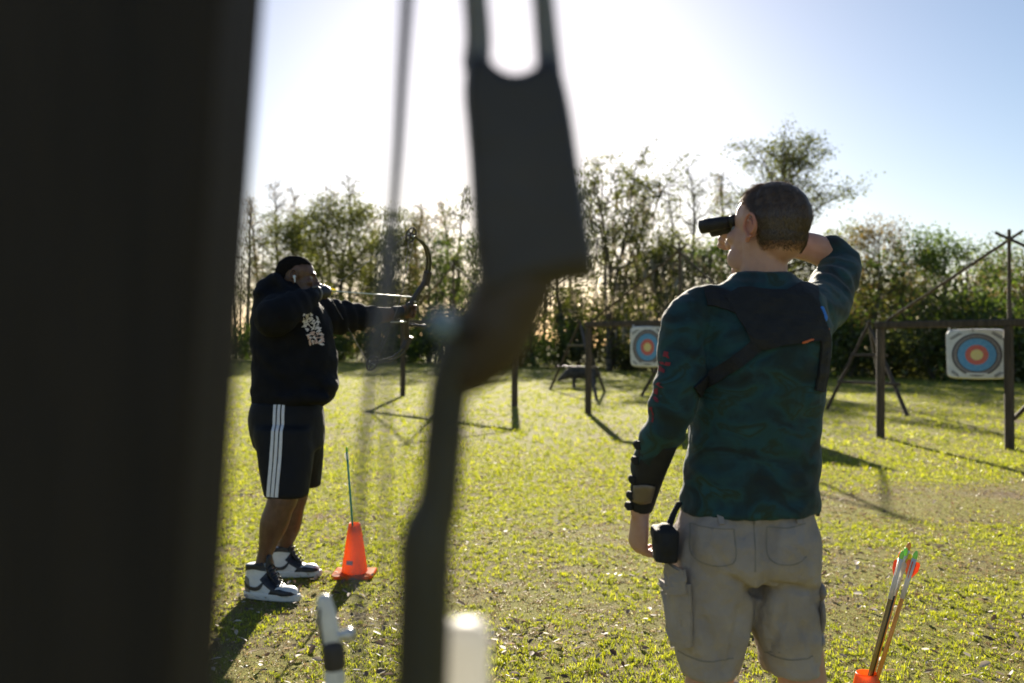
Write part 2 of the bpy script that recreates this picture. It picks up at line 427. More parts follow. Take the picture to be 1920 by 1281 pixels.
def grow(r, H, spread, lo, n_limbs, n_leaf, leaf, stems=1, rise=.9, sparse=.0, tr=None, top=1.0, clump=.5):
    """returns (trunk geo, crown geo). lo = height fraction where limbs begin"""
    polys, tips = [], []
    tr = tr or H * .013
    for s in range(stems):
        a0 = r.random() * 6.28; lean = (.0 if stems == 1 else .16 + .12 * r.random()) * H
        hs = H * (1 if s == 0 else .78 + .2 * r.random())
        m = 9; t = np.linspace(0, 1, m)
        wob = np.cumsum(r.normal(size=(m, 2)) * H * .010, 0); wob[0] = 0
        c = np.stack([np.cos(a0) * lean * t ** 1.3 + wob[:, 0], np.sin(a0) * lean * t ** 1.3 + wob[:, 1], hs * .97 * t - .1 * (t == 0)], -1)
        rad = tr * (1 if stems == 1 else .62) * (1 - t) ** .8 + H * .0016
        rad[0] *= 1.35
        polys.append((c, rad))
        nl = max(3, n_limbs // stems)
        for i in range(nl):
            f = lo + (.97 - lo) * ((i + r.random() * .8) / nl)
            b = np.array([np.interp(f, t, c[:, k]) for k in range(3)]); rb = np.interp(f, t, rad)
            az = i * 2.4 + r.normal() * .5; q = (f - lo) / (1 - lo)
            prof = (math.sin(math.pi * (.18 + .74 * q)) if top > 0 else 1 - .75 * q)
            ln = spread * prof * (.65 + .6 * r.random())
            mm = 6; tt = np.linspace(0, 1, mm)
            el = rise * (.35 + .6 * q) + r.normal() * .15
            dirh = np.array([math.cos(az), math.sin(az)])
            hz = ln * math.cos(min(el, 1.2)) * tt
            cz = ln * (math.sin(el) * tt + .12 * tt ** 2) + np.cumsum(r.normal(size=mm) * ln * .03)
            jx = np.cumsum(r.normal(size=(mm, 2)) * ln * .04, 0)
            lc = np.stack([b[0] + dirh[0] * hz + jx[:, 0], b[1] + dirh[1] * hz + jx[:, 1], b[2] + cz - cz[0]], -1)
            lr = rb * .55 * (1 - tt) ** .9 + H * .0010
            polys.append((lc, lr))
            for k in range(5):
                g = .3 + .7 * (k + r.random()) / 5
                bb = np.array([np.interp(g, tt, lc[:, w]) for w in range(3)]); dl = ln * (.28 + .25 * r.random()) * (1.1 - .5 * g) + .25
                dv = nrm(np.array([dirh[0], dirh[1], .5]) + r.normal(size=3) * .75); e = 4; te = np.linspace(0, 1, e)
                sc = bb + dv * dl * te[:, None] + np.cumsum(r.normal(size=(e, 3)) * dl * .06, 0) * (te > 0)[:, None]
                polys.append((sc, H * .0012 * (1 - te) + H * .0006)); tips.append(sc[1:])
                if sparse > 0:
                    for h in range(2):
                        dv2 = nrm(dv + r.normal(size=3) * .8); s2 = sc[1 + h] + dv2 * dl * .6 * np.linspace(0, 1, 3)[:, None]
                        polys.append((s2, np.full(3, H * .0006))); tips.append(s2[1:])
    tips = np.vstack(tips)
    tips = tips[r.random(len(tips)) < .62]; tips = tips + r.normal(size=tips.shape) * clump * .5
    idx = r.integers(0, len(tips), max(n_leaf, 8))
    # leave some twigs thin so that the outline breaks up
    wt = r.random(len(tips)); idx = idx[r.random(len(idx)) < (.35 + .9 * wt[idx])]
    c = tips[idx] + r.normal(size=(len(idx), 3)) * (clump * (.35 + .5 * wt[idx]))[:, None] * np.array([1, 1, .65])
    c[:, 2] = np.maximum(c[:, 2], .1)
    return branch_tubes(polys), leaf_quads(c, r, leaf)
M['foliage_olive'] = leaf_mat('foliage_olive', [(0, (.040, .052, .016)), (1, (.23, .225, .065)), (.5, (.095, .105, .032)), (.85, (.16, .165, .05))], .55, tint=(1.15, 1.2, .55))
M['foliage_green'] = leaf_mat('foliage_green', [(0, (.034, .055, .016)), (1, (.19, .23, .055)), (.5, (.08, .115, .03)), (.85, (.135, .175, .042))], .55, tint=(1.1, 1.25, .5))
M['foliage_rust'] = leaf_mat('foliage_rust', [(0, (.09, .075, .035)), (1, (.28, .21, .09)), (.5, (.15, .13, .05)), (.85, (.22, .17, .07))], .55, tint=(1.2, 1.05, .65))
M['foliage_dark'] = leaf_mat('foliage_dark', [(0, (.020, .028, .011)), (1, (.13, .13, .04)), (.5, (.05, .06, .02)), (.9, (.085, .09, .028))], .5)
M['moss'] = leaf_mat('hanging_moss', [(0, (.16, .14, .10)), (1, (.36, .33, .26)), (.5, (.25, .22, .17))], .4, tint=(1.05, 1, .85))

def place_tree(name, label, x, D, ytop, half, seed, lo=.35, limbs=16, leaves=5200, leaf=.20, stems=1, rise=.9, sparse=0., fol='foliage_olive', bark='bark', group=None, clump=.5, top=1.0, tr=None, moss=0):
    r = np.random.default_rng(seed)
    H = CAMZ + (HY - ytop) * D / FPX; spread = half * D / FPX * (1.4 if top > 0 else 1.2)
    tg, lg = grow(r, H, spread, lo, limbs, leaves, leaf, stems, rise, sparse, tr, top, clump)
    loc = np.array([(x - HX) / FPX * D, D, 0.])
    k = H / max(tg[0][:, 2].max(), lg[0][:, 2].max() * .985)
    root = thing(name, label, 'tree', loc, group)
    for nm, g, m in (('trunk', tg, M[bark]), ('crown', lg, M[fol])):
        v = g[0] * np.array([1, 1, k]); v[:, 2] = np.maximum(v[:, 2], -.2)
        mk(nm, (v + loc, g[1]), m, root, smooth=(nm == 'trunk'))
    if moss:
        b = tg[0][r.integers(0, len(tg[0]), moss * 4)] * np.array([1, 1, k]); b = b[(b[:, 2] > 2.2) & (b[:, 2] < H * .8)][:moss]
        g_ = moss_strands(b, r); tag(mk('moss', (g_[0] + loc, g_[1]), M['moss'], root), kind='stuff')
    return root
def moss_strands(b, r):
    n = len(b); L = (.35 + r.random(n) * 1.0)[:, None]; a = r.random(n) * 6.28
    s = np.stack([np.cos(a), np.sin(a), 0 * a], -1) * (.03 + .05 * r.random(n))[:, None]; z = np.array([0, 0, -1.0]); w = r.normal(size=(n, 3)) * .06
    v = np.stack([b - s, b + s, b + s * .8 + z * L * .5 + w, b - s * .8 + z * L * .55 + w, b + z * L], 1).reshape(-1, 3); i = np.arange(n)[:, None] * 5
    f = [tuple(q) for q in i + np.array([[0, 1, 2, 3]])] + [tuple(q) for q in i + np.array([[3, 2, 4]])]
    return v, f
place_tree('bald_cypress', 'thin tall bare tree at the far left edge of the wood beside the dark post', 463, 104, 362, 36, 1, .3, 28, 1800, .14, sparse=1, fol='foliage_rust', bark='bark_pale', top=-1)
place_tree('bald_cypress', 'tall sparse pale tree above the head of the archer', 524, 108, 334, 42, 2, .3, 30, 2400, .15, sparse=1, fol='foliage_rust', bark='bark_pale', top=-1)
place_tree('oak_tree', 'low bushy olive tree directly behind the archer', 556, 100, 388, 70, 3, .18, 28, 15000, .24, fol='foliage_olive', clump=.95)
place_tree('oak_tree', 'broad olive leafy tree right of the archer with the fullest crown of the left wood', 636, 94, 346, 96, 4, .16, 38, 26000, .24, fol='foliage_olive', clump=1.0)
place_tree('bald_cypress', 'thin pointed tree top rising behind the broad olive tree', 660, 106, 326, 40, 5, .35, 28, 2600, .15, sparse=1, fol='foliage_olive', bark='bark_pale', top=-1)
place_tree('oak_tree', 'medium olive tree under the blurred bowstring', 722, 92, 396, 72, 6, .16, 28, 15000, .23, fol='foliage_olive', clump=.95)
place_tree('bald_cypress', 'slim brown-tipped tree just right of the raised bow', 806, 88, 392, 46, 7, .25, 30, 3600, .15, sparse=1, fol='foliage_rust', bark='bark_pale', top=-1)
place_tree('pine_tree', 'slim bare-stemmed tree with a small tuft crown left of the hanging bow', 858, 84, 348, 26, 8, .72, 9, 900, .18, sparse=1, fol='foliage_olive', clump=.3)
place_tree('oak_tree', 'round green tree behind the right edge of the raised bow', 852, 80, 424, 66, 9, .14, 26, 10000, .21, fol='foliage_green', clump=.7)
place_tree('oak_tree', 'dense tree mostly hidden behind the riser of the hanging bow', 950, 74, 385, 75, 10, .2, 18, 5000, .24, fol='foliage_olive', clump=.7)
place_tree('oak_tree', 'mossy tree mostly hidden behind the lower right corner of the hanging bow', 1050, 66, 372, 62, 11, .2, 18, 4500, .22, fol='foliage_olive', clump=.6, moss=300)
place_tree('water_oak', 'tall open tree with bare rising stems and light crown right of the hanging bow', 1142, 57, 262, 74, 12, .44, 44, 14000, .15, stems=5, rise=1.05, sparse=1, fol='foliage_olive', clump=.34, tr=.16, moss=160)
place_tree('bald_cypress', 'feathery nearly bare tree between the two tall leafy trees', 1312, 64, 298, 60, 13, .25, 34, 3000, .11, sparse=1, fol='foliage_olive', bark='bark_pale', top=-1)
place_tree('oak_tree', 'dark olive tree above the left hanging target', 1248, 54, 420, 74, 14, .12, 26, 10000, .15, fol='foliage_olive', clump=.5, moss=350)
place_tree('oak_tree', 'glossy dark green tree left of the face of the man with binoculars', 1362, 51, 404, 66, 15, .10, 26, 10000, .15, fol='foliage_green', clump=.5, moss=300)
place_tree('water_oak', 'tallest tree with a wide airy crown rising behind the head of the man with binoculars', 1468, 49, 230, 84, 16, .38, 46, 14000, .13, rise=1.05, sparse=1, fol='foliage_olive', clump=.38, tr=.17)
place_tree('oak_tree', 'rounded olive tree behind the raised elbow', 1572, 50, 410, 54, 17, .18, 22, 6500, .14, sparse=1, fol='foliage_olive', clump=.45)
place_tree('bald_cypress', 'brownish feathery tree right of the raised elbow', 1645, 46, 402, 54, 18, .22, 30, 5200, .12, sparse=1, fol='foliage_rust', bark='bark_pale', clump=.35)
place_tree('oak_tree', 'bright green leafy tree behind the slanting pole above the right hanging target', 1778, 43, 420, 84, 19, .12, 30, 11500, .14, sparse=1, fol='foliage_green', clump=.42)
place_tree('bald_cypress', 'feathery brown tree at the right edge behind the upright pole', 1888, 46, 480, 54, 20, .18, 28, 4800, .12, sparse=1, fol='foliage_rust', bark='bark_pale', clump=.4)
place_tree('oak_tree', 'olive tree cut by the right edge of the picture', 1975, 44, 440, 75, 22, .2, 20, 4500, .17, sparse=1, fol='foliage_olive', clump=.45)

for i_, (x, D, yt, hw, fo) in enumerate(((488, 112, 372, 26, 'foliage_rust'), (548, 116, 350, 24, 'foliage_rust'), (582, 114, 368, 28, 'foliage_olive'), (610, 118, 345, 22, 'foliage_rust'), (694, 104, 388, 26, 'foliage_rust'), (752, 100, 395, 26, 'foliage_olive'), (784, 98, 378, 24, 'foliage_rust'), (830, 94, 372, 24, 'foliage_rust'), (1206, 70, 362, 26, 'foliage_rust'), (1272, 72, 345, 30, 'foliage_olive'), (1338, 70, 318, 26, 'foliage_rust'), (1402, 62, 352, 30, 'foliage_olive'), (1606, 58, 440, 26, 'foliage_rust'), (1700, 56, 446, 30, 'foliage_olive'), (1735, 58, 452, 24, 'foliage_rust'), (1850, 56, 470, 28, 'foliage_rust'))):
    place_tree('bald_cypress', 'slender half-bare tree in the second row of the wood', x, D, yt, hw, 200 + i_, .35, 26, 1900, .13 if D < 80 else .16, sparse=1, fol=fo, bark='bark', top=-1, group='slender trees of the second row', clump=.4)
# understorey shrubs along the wood's edge
def shrub_meshes(k, seed):
    r = np.random.default_rng(seed); H = 3.2
    polys = []
    for s in range(7):
        a = r.random() * 6.28; t = np.linspace(0, 1, 5); sp = .5 + r.random() * .9
        c = np.stack([np.cos(a) * sp * t, np.sin(a) * sp * t, H * (.6 + .35 * r.random()) * t], -1) + np.cumsum(r.normal(size=(5, 3)) * .08, 0) * (t > 0)[:, None]
        polys.append((c, .03 * (1 - t) + .008))
    n = 3000; cl = r.normal(size=(26, 3)) * np.array([.8, .8, .75]) + np.array([0, 0, H * .42])
    c = cl[r.integers(0, 26, n)] + r.normal(size=(n, 3)) * .34
    c[:, 2] = np.abs(c[:, 2]) + .03
    return mk_mesh('stem', branch_tubes(polys), M['bark'], True), [mk_mesh('foliage', leaf_quads(c, r, .15), M[m]) for m in ('foliage_dark', 'foliage_olive', 'foliage_green')]
SH = [shrub_meshes(k, 50 + k) for k in range(4)]
r_ = np.random.default_rng(77)
edge_x = np.array([330, 460, 700, 1000, 1300, 1600, 1900, 2100]); edge_D = np.array([112, 100, 88, 66, 53.5, 43.5, 38, 35])
xs_ = []
x_ = 440.
while x_ < 1990:
    xs_.append(x_); x_ += 2.3 / np.interp(x_, edge_x, edge_D) * FPX * (.55 + .5 * r_.random())
for i, x in enumerate(xs_):
    D = np.interp(x, edge_x, edge_D) + r_.normal() * 1.2 + 1.0
    loc = np.array([(x - HX) / FPX * D, D, 0.])
    root = thing('shrub', 'dark leafy shrub of the thicket along the foot of the wood', 'shrub', loc, 'shrubs along the foot of the wood')
    st, fo = SH[i % 4]
    sc = (.75 + .55 * r_.random()) * (1.0 + (D - 38) / 120)
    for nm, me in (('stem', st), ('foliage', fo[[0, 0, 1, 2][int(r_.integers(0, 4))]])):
        o = bpy.data.objects.new(nm, me); COL.objects.link(o); o.parent = root; WL[o.name] = loc
    root.scale = (sc, sc, sc * (.8 + .4 * r_.random())); root.rotation_euler[2] = r_.random() * 6.28
# the deep wood behind, one mass
def deep_wood():
    r = np.random.default_rng(91); polys, cs = [], []
    for i in range(230):
        x = -320 + 2700 * (i + r.random()) / 230; D = np.interp(x, edge_x, edge_D) + 4 + 26 * r.random()
        yt = np.interp(x, [440, 700, 860, 1100, 1300, 1500, 1700, 1950], [465, 485, 490, 475, 495, 505, 525, 550]) + r.normal() * 40
        H = CAMZ + (HY - yt) * D / FPX; X = (x - HX) / FPX * D; t = np.linspace(0, 1, 6)
        c = np.stack([X + np.cumsum(r.normal(size=6) * .12), D + np.cumsum(r.normal(size=6) * .12), H * t], -1); polys.append((c, (.07 + .09 * r.random()) * (1 - t) ** .7 + .015))
        n = int(420 + 380 * r.random()); kk = 14
        cl = np.stack([X + r.normal(size=kk) * 1.5, D + r.normal(size=kk) * 1.5, H * (.05 + .85 * r.random(kk) ** 1.25)], -1)
        cs.append(cl[r.integers(0, kk, n)] + r.normal(size=(n, 3)) * .48)
        for h in range(5):
            q = .3 + .6 * r.random(); b = c[0] + (c[-1] - c[0]) * q; d = nrm(r.normal(size=3) + [0, 0, .7]); tt = np.linspace(0, 1, 3)[:, None]
            polys.append((b + d * tt * (1 + 1.5 * r.random()), np.array([.03, .02, .008])))
    return branch_tubes(polys, 4), leaf_quads(np.vstack(cs), r, .24)
tg_, lg_ = deep_wood()
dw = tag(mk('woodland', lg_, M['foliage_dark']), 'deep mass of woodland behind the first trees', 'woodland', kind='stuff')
mk('woodland_trunks', tg_, M['bark'], dw, smooth=True)
# ------------------------------------------------------------------ target frames
M['bag_white'] = mat('bag_white', (.74, .73, .72), (.62, .61, .60), .6, 9, .5, 14)
M['ring_black'] = mat('ring_black', (.06, .055, .06), (.10, .09, .09), .7, 30)
M['ring_grey'] = mat('ring_grey', (.22, .19, .19), (.28, .25, .25), .7, 30)
M['ring_blue'] = mat('ring_blue', (.10, .30, .55), (.15, .36, .58), .7, 25)
M['ring_red'] = mat('ring_red', (.66, .13, .10), (.58, .18, .14), .7, 25)
M['ring_yellow'] = mat('ring_yellow', (.80, .64, .22), (.72, .60, .30), .7, 25)
M['print_dark'] = mat('print_dark', (.08, .08, .09), (.14, .14, .15), .7, 40)
def target_bag(c, right, w, h, label, beam_z):
    """white foam bag hung from a beam; c centre, right = unit vector along the face"""
    right = nrm(right); up = np.array([0, 0, 1.0]); nor = np.cross(right, up)      # points away
    if nor[1] < 0: nor = -nor
    front = -nor
    root = thing('target_bag', label, 'target', c, 'archery targets hanging from the beams')
    def m(u, v, d): return c + right * u + up * v + front * d
    # pillow like body: rounded superellipse slices
    a = np.linspace(0, 2 * np.pi, 48, endpoint=False)
    def ring(k, d, bulge=0):
        e = 2 / 9.
        x = np.sign(np.cos(a)) * np.abs(np.cos(a)) ** e * w / 2 * k; y = np.sign(np.sin(a)) * np.abs(np.sin(a)) ** e * h / 2 * k
        x = x * (1 + .015 * np.sin(5 * y / h)); y = y * (1 + .02 * np.cos(4 * x / w))
        return np.array([m(p, q, d) for p, q in zip(x, y)])
    body = ring_mesh(np.stack([ring(.93, -.14), ring(.985, -.12), ring(1, -.06), ring(1, .03), ring(.985, .075), ring(.945, .095), ring(.6, .1)]))
    mk('bag', body, M['bag_white'], root, smooth=False)
    def disc(r0, r1, mt, d, nm, cy=-.015):
        n = 48; aa = np.linspace(0, 2 * np.pi, n, endpoint=False)
        rr = [r0, r0, r1, r1]; dd = [.094, d, d, .094]
        if r0 < .005:
            v = np.array([[m(r * math.cos(t), cy * h + r * math.sin(t) * h / w * 1.08, q) for t in aa] for r, q in ((.002, d), (r1, d), (r1, .094))])
        else:
            v = np.array([[m(r * math.cos(t), cy * h + r * math.sin(t) * h / w * 1.08, q) for t in aa] for r, q in zip(rr, dd)])
        mk(nm, ring_mesh(v) if r0 < .005 else (ring_mesh(v)[0], ring_mesh(v)[1][:-2]), mt, root)
    k = w * .5
    disc(k * .745, k * .80, M['ring_black'], .1045, 'ring'); disc(k * .655, k * .743, M['ring_grey'], .1045, 'ring'); disc(k * .615, k * .653, M['ring_black'], .1045, 'ring')
    disc(k * .37, k * .613, M['ring_blue'], .1045, 'ring'); disc(k * .20, k * .368, M['ring_red'], .1045, 'ring'); disc(.0, k * .198, M['ring_yellow'], .1048, 'ring')
    # printed lines slanting in the corners and the label strip
    for su, sv, ang in ((-.33, .37, .55), (.33, .37, -.55), (-.34, -.40, -.6), (.34, -.40, .6)):
        cu, cv = su * w, sv * h; ca, sa = math.cos(ang), math.sin(ang); L = .085 if sv > 0 else .06
        for q in (0, 1):
            o_ = q * .022 - .011
            pts = [m(cu + (x * ca - (y + o_) * sa), cv + (x * sa + (y + o_) * ca), .1035) for x, y in ((-L, -.006), (L * (1 - .3 * q), -.006), (L * (1 - .3 * q), .006), (-L, .006))]
            mk('printed_line', (np.array(pts), [(0, 1, 2, 3)]), M['print_dark'], root)
    pts = [m(x, -.40 * h + y, .1062) for x, y in ((-.13 * w / .76, -.014), (.13 * w / .76, -.014), (.13 * w / .76, .014), (-.13 * w / .76, .014))]
    mk('printed_label', (np.array(pts), [(0, 1, 2, 3)]), M['bag_white'], root)
    for s in (-1, 1):
        mk('strap', bar(m(s * w * .45, h * .45, .0), np.array([*m(s * w * .46, 0, .0)[:2], beam_z + .0]), .03, .008), M['bag_white'], root)
    return root
def target_frame(label, left, centre, right, zt, masth, w=.10, strut=True):
    """three posts under a beam, with a mast at the middle post and two poles leaning up to it"""
    left, centre, right = (np.array([*p, 0.]) for p in (left, centre, right))
    root = thing('timber_gantry', label, 'target frame', (left + right) / 2, 'timber frames for hanging targets')
    u = nrm(right - left); z = np.array([0, 0, 1.0])
    for p, t in ((left, .01), (centre, -.012), (right, .006)):
        mk('post', bar(p - z * .1, p + z * (zt - w) + np.array([t, 0, 0]), w, w, up=u), M['timber'], root)
    mk('beam', bar(left + z * (zt - w / 2 + .002) - u * .07, right + z * (zt - w / 2 - .01) + u * .07, w * .9, w), M['timber'], root)
    q = np.array([u[1], -u[0], 0]) * .0
    top = centre + z * (zt + masth)
    mk('mast', tube([centre + z * (zt + .001) , top + z * .12], [.03, .024], 8, 1), M['pole'], root)
    off = np.array([-u[1], u[0], 0]) * .035
    mk('brace', tube([left + z * (zt + .02) + u * .1 + off, top + off + u * .16 + z * .10], [.024, .02], 8, 1), M['pole'], root)
    mk('brace', tube([right + z * (zt + .02) - u * .1 - off, top - off - u * .16 + z * .10], [.024, .02], 8, 1), M['pole'], root)
    if strut:
        mk('strut', tube([centre + z * .42 + u * .04 + off * 1.6, centre + u * .55 + z * 1.05 + off * 6], [.03, .03], 8, 1), M['pole'], root)
    for k in (.2, .36, .62, .8):
        p = left + (right - left) * k
        mk('hook', tube([p + z * (zt - w + .004), p + z * (zt - w - .05), p + z * (zt - w - .06) + u * .02], [.005, .005, .004], 6, 2), M['rail_metal'], root)
    return root
A0, A2 = (-3.04, 27.7), (.06, 23.0)
target_frame('timber target frame standing behind the archer and the hanging bow', A0, tuple((np.array(A0) + A2) / 2), A2, 2.10, 1.35, .125, False)
B0, B1, B2 = np.array([1.56, 20.4]), np.array([3.13, 18.58]), np.array([4.2, 17.2])
target_frame('timber target frame half hidden by the left arm of the man with binoculars', B0, B1, B2, 1.885, 1.30, .115, False)
C0, C1 = np.array([5.57, 15.06]), np.array([6.67, 13.35])
target_frame('timber target frame at the right edge with the tall upright pole', C0, C1, C1 + (C1 - C0) * 1.05, 1.755, 1.06, .105)
uC = nrm(np.array([*(C1 - C0), 0])); uB = nrm(np.array([*(B1 - B0), 0]))
target_bag(P(1833, 664, 13.9), np.array([.86, -.51, 0]), .80, .69, 'white bag target with blue and red rings hanging whole at the right edge', 1.68)
target_bag(P(1219, 650, 19.1), np.array([.80, -.60, 0]), .80, .78, 'white ringed bag target partly hidden by the arm of the man with binoculars', 1.80)

target_bag(np.array([*(B1 + (B2 - B1) * .62), 1.42]), np.array([.80, -.60, 0]), .80, .78, 'white bag target hidden behind the back of the man with binoculars', 1.80)
# tripod stands behind the frames
def stand(label, apex, feet, rails, glint=False):
    """three legged timber easel with two cross rails"""
    base = np.array([np.mean([f[0] for f in feet]), np.mean([f[1] for f in feet]), 0])
    root = thing('tripod_stand', label, 'stand', base, 'timber tripod stands')
    for i, f in enumerate(feet):
        mk('leg', tube([np.array(f) + [0, 0, -.04], apex + (apex - np.array(f)) * .05 + np.array([.03 * (i - 1), .05 * (i == 2), 0])], [.042, .036], 8, 1, round_caps=False), M['timber'], root)
    for z in rails:
        k = z / apex[2]; a = np.array(feet[0]) * (1 - k) + apex * k; b = np.array(feet[1]) * (1 - k) + apex * k
        d = nrm(b - a); off = np.array([0, -.07, 0])
        mk('rail', bar(a - d * .10 + off, b + d * .10 + off, .07, .06), M['rail_metal'] if glint else M['timber'], root)
    return root
def G(x, y):
    D = CAMZ * FPX / (y - HY); return np.array([(x - HX) / FPX * D, D, 0.])
stand('timber tripod stand left of the right hanging target', P(1630, 610, 21.2), [G(1548, 768), G(1703, 781), G(1657, 757)], (.62, 1.20))
stand('timber tripod stand with shining rails in front of the dark hog figure', P(1087, 608, 30.5), [G(1030, 731), G(1135, 735), G(1120, 752)], (.75, 1.42), True)
stand('timber tripod stand mostly hidden by the man with binoculars', P(1278, 610, 26.5), [G(1201, 743), G(1352, 752), G(1300, 735)], (.68, 1.3))
stand('far timber tripod stand mostly hidden by the hanging bow', P(872, 615, 37), [G(826, 724), G(912, 716), G(886, 722.5)], (.75, 1.42))
# hog figure
M['hog'] = mat('hog_foam', (.035, .03, .027), (.075, .065, .055), .8, 8, .4, 60)
hc = G(1090, 727)
hog_root = thing('hog_figure', 'dark life-size foam hog target standing behind the tripod with shining rails', 'animal figure', hc)
def hp(x, y, z): return hc + np.array([x, y, z])
hog = [tube([hp(.52, 0, .46), hp(.3, 0, .52), hp(0, 0, .52), hp(-.28, 0, .50), hp(-.42, 0, .46), hp(-.56, 0, .38), hp(-.70, 0, .30), hp(-.76, 0, .27)], [.12, .20, .215, .21, .17, .125, .065, .05], 16, 4)]
for x, y, b in ((-.26, -.1, 1), (-.22, .1, 1), (.36, -.1, -1), (.42, .1, -1)):
    hog.append(tube([hp(x, y, .42), hp(x + (.03 if b < 0 else .0), y, .24), hp(x + (.05 if b < 0 else -.01), y, .14), hp(x - .01, y, .02)], [.10, .055, .04, .045], 10, 3))
for s in (-1, 1): hog.append(tube([hp(-.44, s * .08, .58), hp(-.46, s * .12, .68)], [.045, .012], 8, 1))
hog.append(tube([hp(.60, 0, .5), hp(.66, 0, .40), hp(.65, 0, .30)], [.015, .012, .008], 6, 2))
for k in range(9): hog.append(tube([hp(-.35 + k * .07, 0, .66), hp(-.32 + k * .07, 0, .765 - .004 * k)], [.03, .008], 6, 1))
mk('body', remeshed(hog, .018, 4), M['hog'], hog_root, smooth=True)

# ------------------------------------------------------------------ orange cones
M['cone'] = leaf_mat('cone_orange', [(0, (.92, .25, .035)), (1, (.93, .28, .04))], .62, .35, (1.0, 1.0, 1.0), gloss=.05)
M['label_strip'] = mat('label_strip', (.55, .45, .50), (.35, .28, .33), .5, 60)
def cone(base, H, rb, rt, bw, label, strip=False):
    root = thing('traffic_cone', label, 'cone', base, 'orange cones on the shooting line')
    b = np.array(base); n = 32; a = np.linspace(0, 2 * np.pi, n, endpoint=False)
    pr = [(rb * 1.08, .016), (rb * 1.02, .03), (rb, .045), (rt * 1.05 + (rb - rt) * .15, H * .86), (rt, H - .006), (rt * .93, H), (rt * .8, H - .004), (rt * .8, H - .06)]
    mk('cone_body', ring_mesh(np.array([[b + [r * math.cos(t), r * math.sin(t), z] for t in a] for r, z in pr])), M['cone'], root, smooth=True)
    e = 2 / 12.
    def sq(k, z): return np.array([b + [np.sign(math.cos(t)) * abs(math.cos(t)) ** e * bw * k, np.sign(math.sin(t)) * abs(math.sin(t)) ** e * bw * k, z + (.004 * math.cos(2 * t))] for t in a + .3])
    mk('cone_base', ring_mesh(np.stack([sq(.97, .004), sq(1, .008), sq(1, .016), sq(.96, .022), sq(.6, .022)])), M['cone'], root)
    if strip:
        z0, z1 = .075, .10; rr = lambda z: rb + (rt - rb) * (z - .045) / (H - .045) + .002
        t = np.linspace(-2.15, -1.55, 8)
        g = np.array([[b + [rr(z) * math.cos(q), rr(z) * math.sin(q), z] for q in t] for z in (z0, z1)])
        mk('label_strip', shell_grid(g, .001), M['label_strip'], root)
    return root
c1 = G(665, 1078); c2b = np.array([1.17, 3.29, 0.])
cone(c1, .315, .075, .034, .125, 'orange cone standing on the grass between the archer and the hanging bow', True)
cone(c2b, .305, .075, .036, .125, 'orange cone cut by the bottom edge right of the man in grey shorts')
# arrows
M['shaft_teal'] = mat('shaft_teal', (.03, .36, .38), (.04, .42, .42), .3, 10)
M['shaft_orange'] = mat('shaft_orange', (.80, .36, .05), (.74, .31, .05), .25, 10)
M['shaft_olive'] = mat('shaft_olive', (.34, .23, .055), (.28, .19, .05), .25, 10)
M['shaft_black'] = mat('shaft_black', (.012, .012, .013), (.02, .02, .02), .3, 10)
M['shaft_pale'] = mat('shaft_pale', (.66, .72, .70), (.55, .62, .60), .25, 10, metal=.3)
M['wrap_white'] = mat('wrap_white', (.72, .72, .74), (.62, .62, .66), .4, 20)
M['vane_orange'] = leaf_mat('vane_orange', [(0, (.80, .16, .04)), (1, (.84, .20, .06))], .4, tint=(1.1, 1, 1))
M['vane_yellow'] = leaf_mat('vane_yellow', [(0, (.78, .70, .06)), (1, (.82, .74, .08))], .45, tint=(1.1, 1.1, 1))
M['vane_white'] = leaf_mat('vane_white', [(0, (.78, .77, .70)), (1, (.82, .80, .74))], .4, tint=(1, 1, 1))
M['nock_green'] = mat('nock_green', (.30, .85, .10), (.35, .88, .12), .3, 10)
M['nock_orange'] = mat('nock_orange', (.85, .25, .05), (.85, .3, .08), .3, 10)
def arrow(p0, p1, shaft, wrap, vanes, nock, label, r=.0036, wrap_len=.13, roll=0.3, vlen=.05, vh=.013):
    """p0 point end, p1 nock end"""
    p0, p1 = np.array(p0, float), np.array(p1, float); t = nrm(p1 - p0)
    root = thing('arrow', label, 'arrow', p0)
    mk('shaft', tube([p0, p1 - t * .012], [r, r], 10, 1, round_caps=False), M[shaft], root, smooth=True)
    if wrap: mk('wrap', tube([p1 - t * wrap_len, p1 - t * .013], [r * 1.12, r * 1.12], 10, 1, round_caps=False), M[wrap], root, smooth=True)
    mk('nock', tube([p1 - t * .014, p1, p1 + t * .008], [r * 1.05, r * 1.15, r * .8], 8, 1), M[nock], root, smooth=True)
    mk('point', tube([p0 + t * .012, p0 - t * .012, p0 - t * .022], [r * 1.05, r * 1.0, r * .2], 8, 1), M['rail_metal'], root, smooth=True)
    ref = nrm(np.cross(t, [0, 1, 0.1])); b2 = np.cross(t, ref)
    for k in range(3):
        a = roll + k * 2.094; d = ref * math.cos(a) + b2 * math.sin(a); s = nrm(np.cross(t, d)) * .0006
        q = [p1 - t * (.022 + vlen), p1 - t * (.02 + vlen * .55) + d * vh, p1 - t * .03 + d * vh * 1.05, p1 - t * .022 + d * vh * .8, p1 - t * .022]
        q = [x + d * r * .9 for x in q]
        v = np.array([x + s for x in q] + [x - s for x in q]); f = [(0, 1, 2, 3, 4), (9, 8, 7, 6, 5)] + [(i, (i + 1) % 5 + 0, (i + 1) % 5 + 5, i + 5)[::-1] for i in range(5)]
        mk('vane', (v, f), M[vanes[k]], root)
    return root
ct1 = c1 + [0, 0, .18]
arrow(ct1 + [0, 0, 0], P(650, 842, 5.88), 'shaft_teal', None, ('vane_white',) * 3, 'nock_green', 'teal arrow standing in the orange cone beside the archer', r=.0062, vh=.011)
bb = c2b + [-.048, 0, .06]
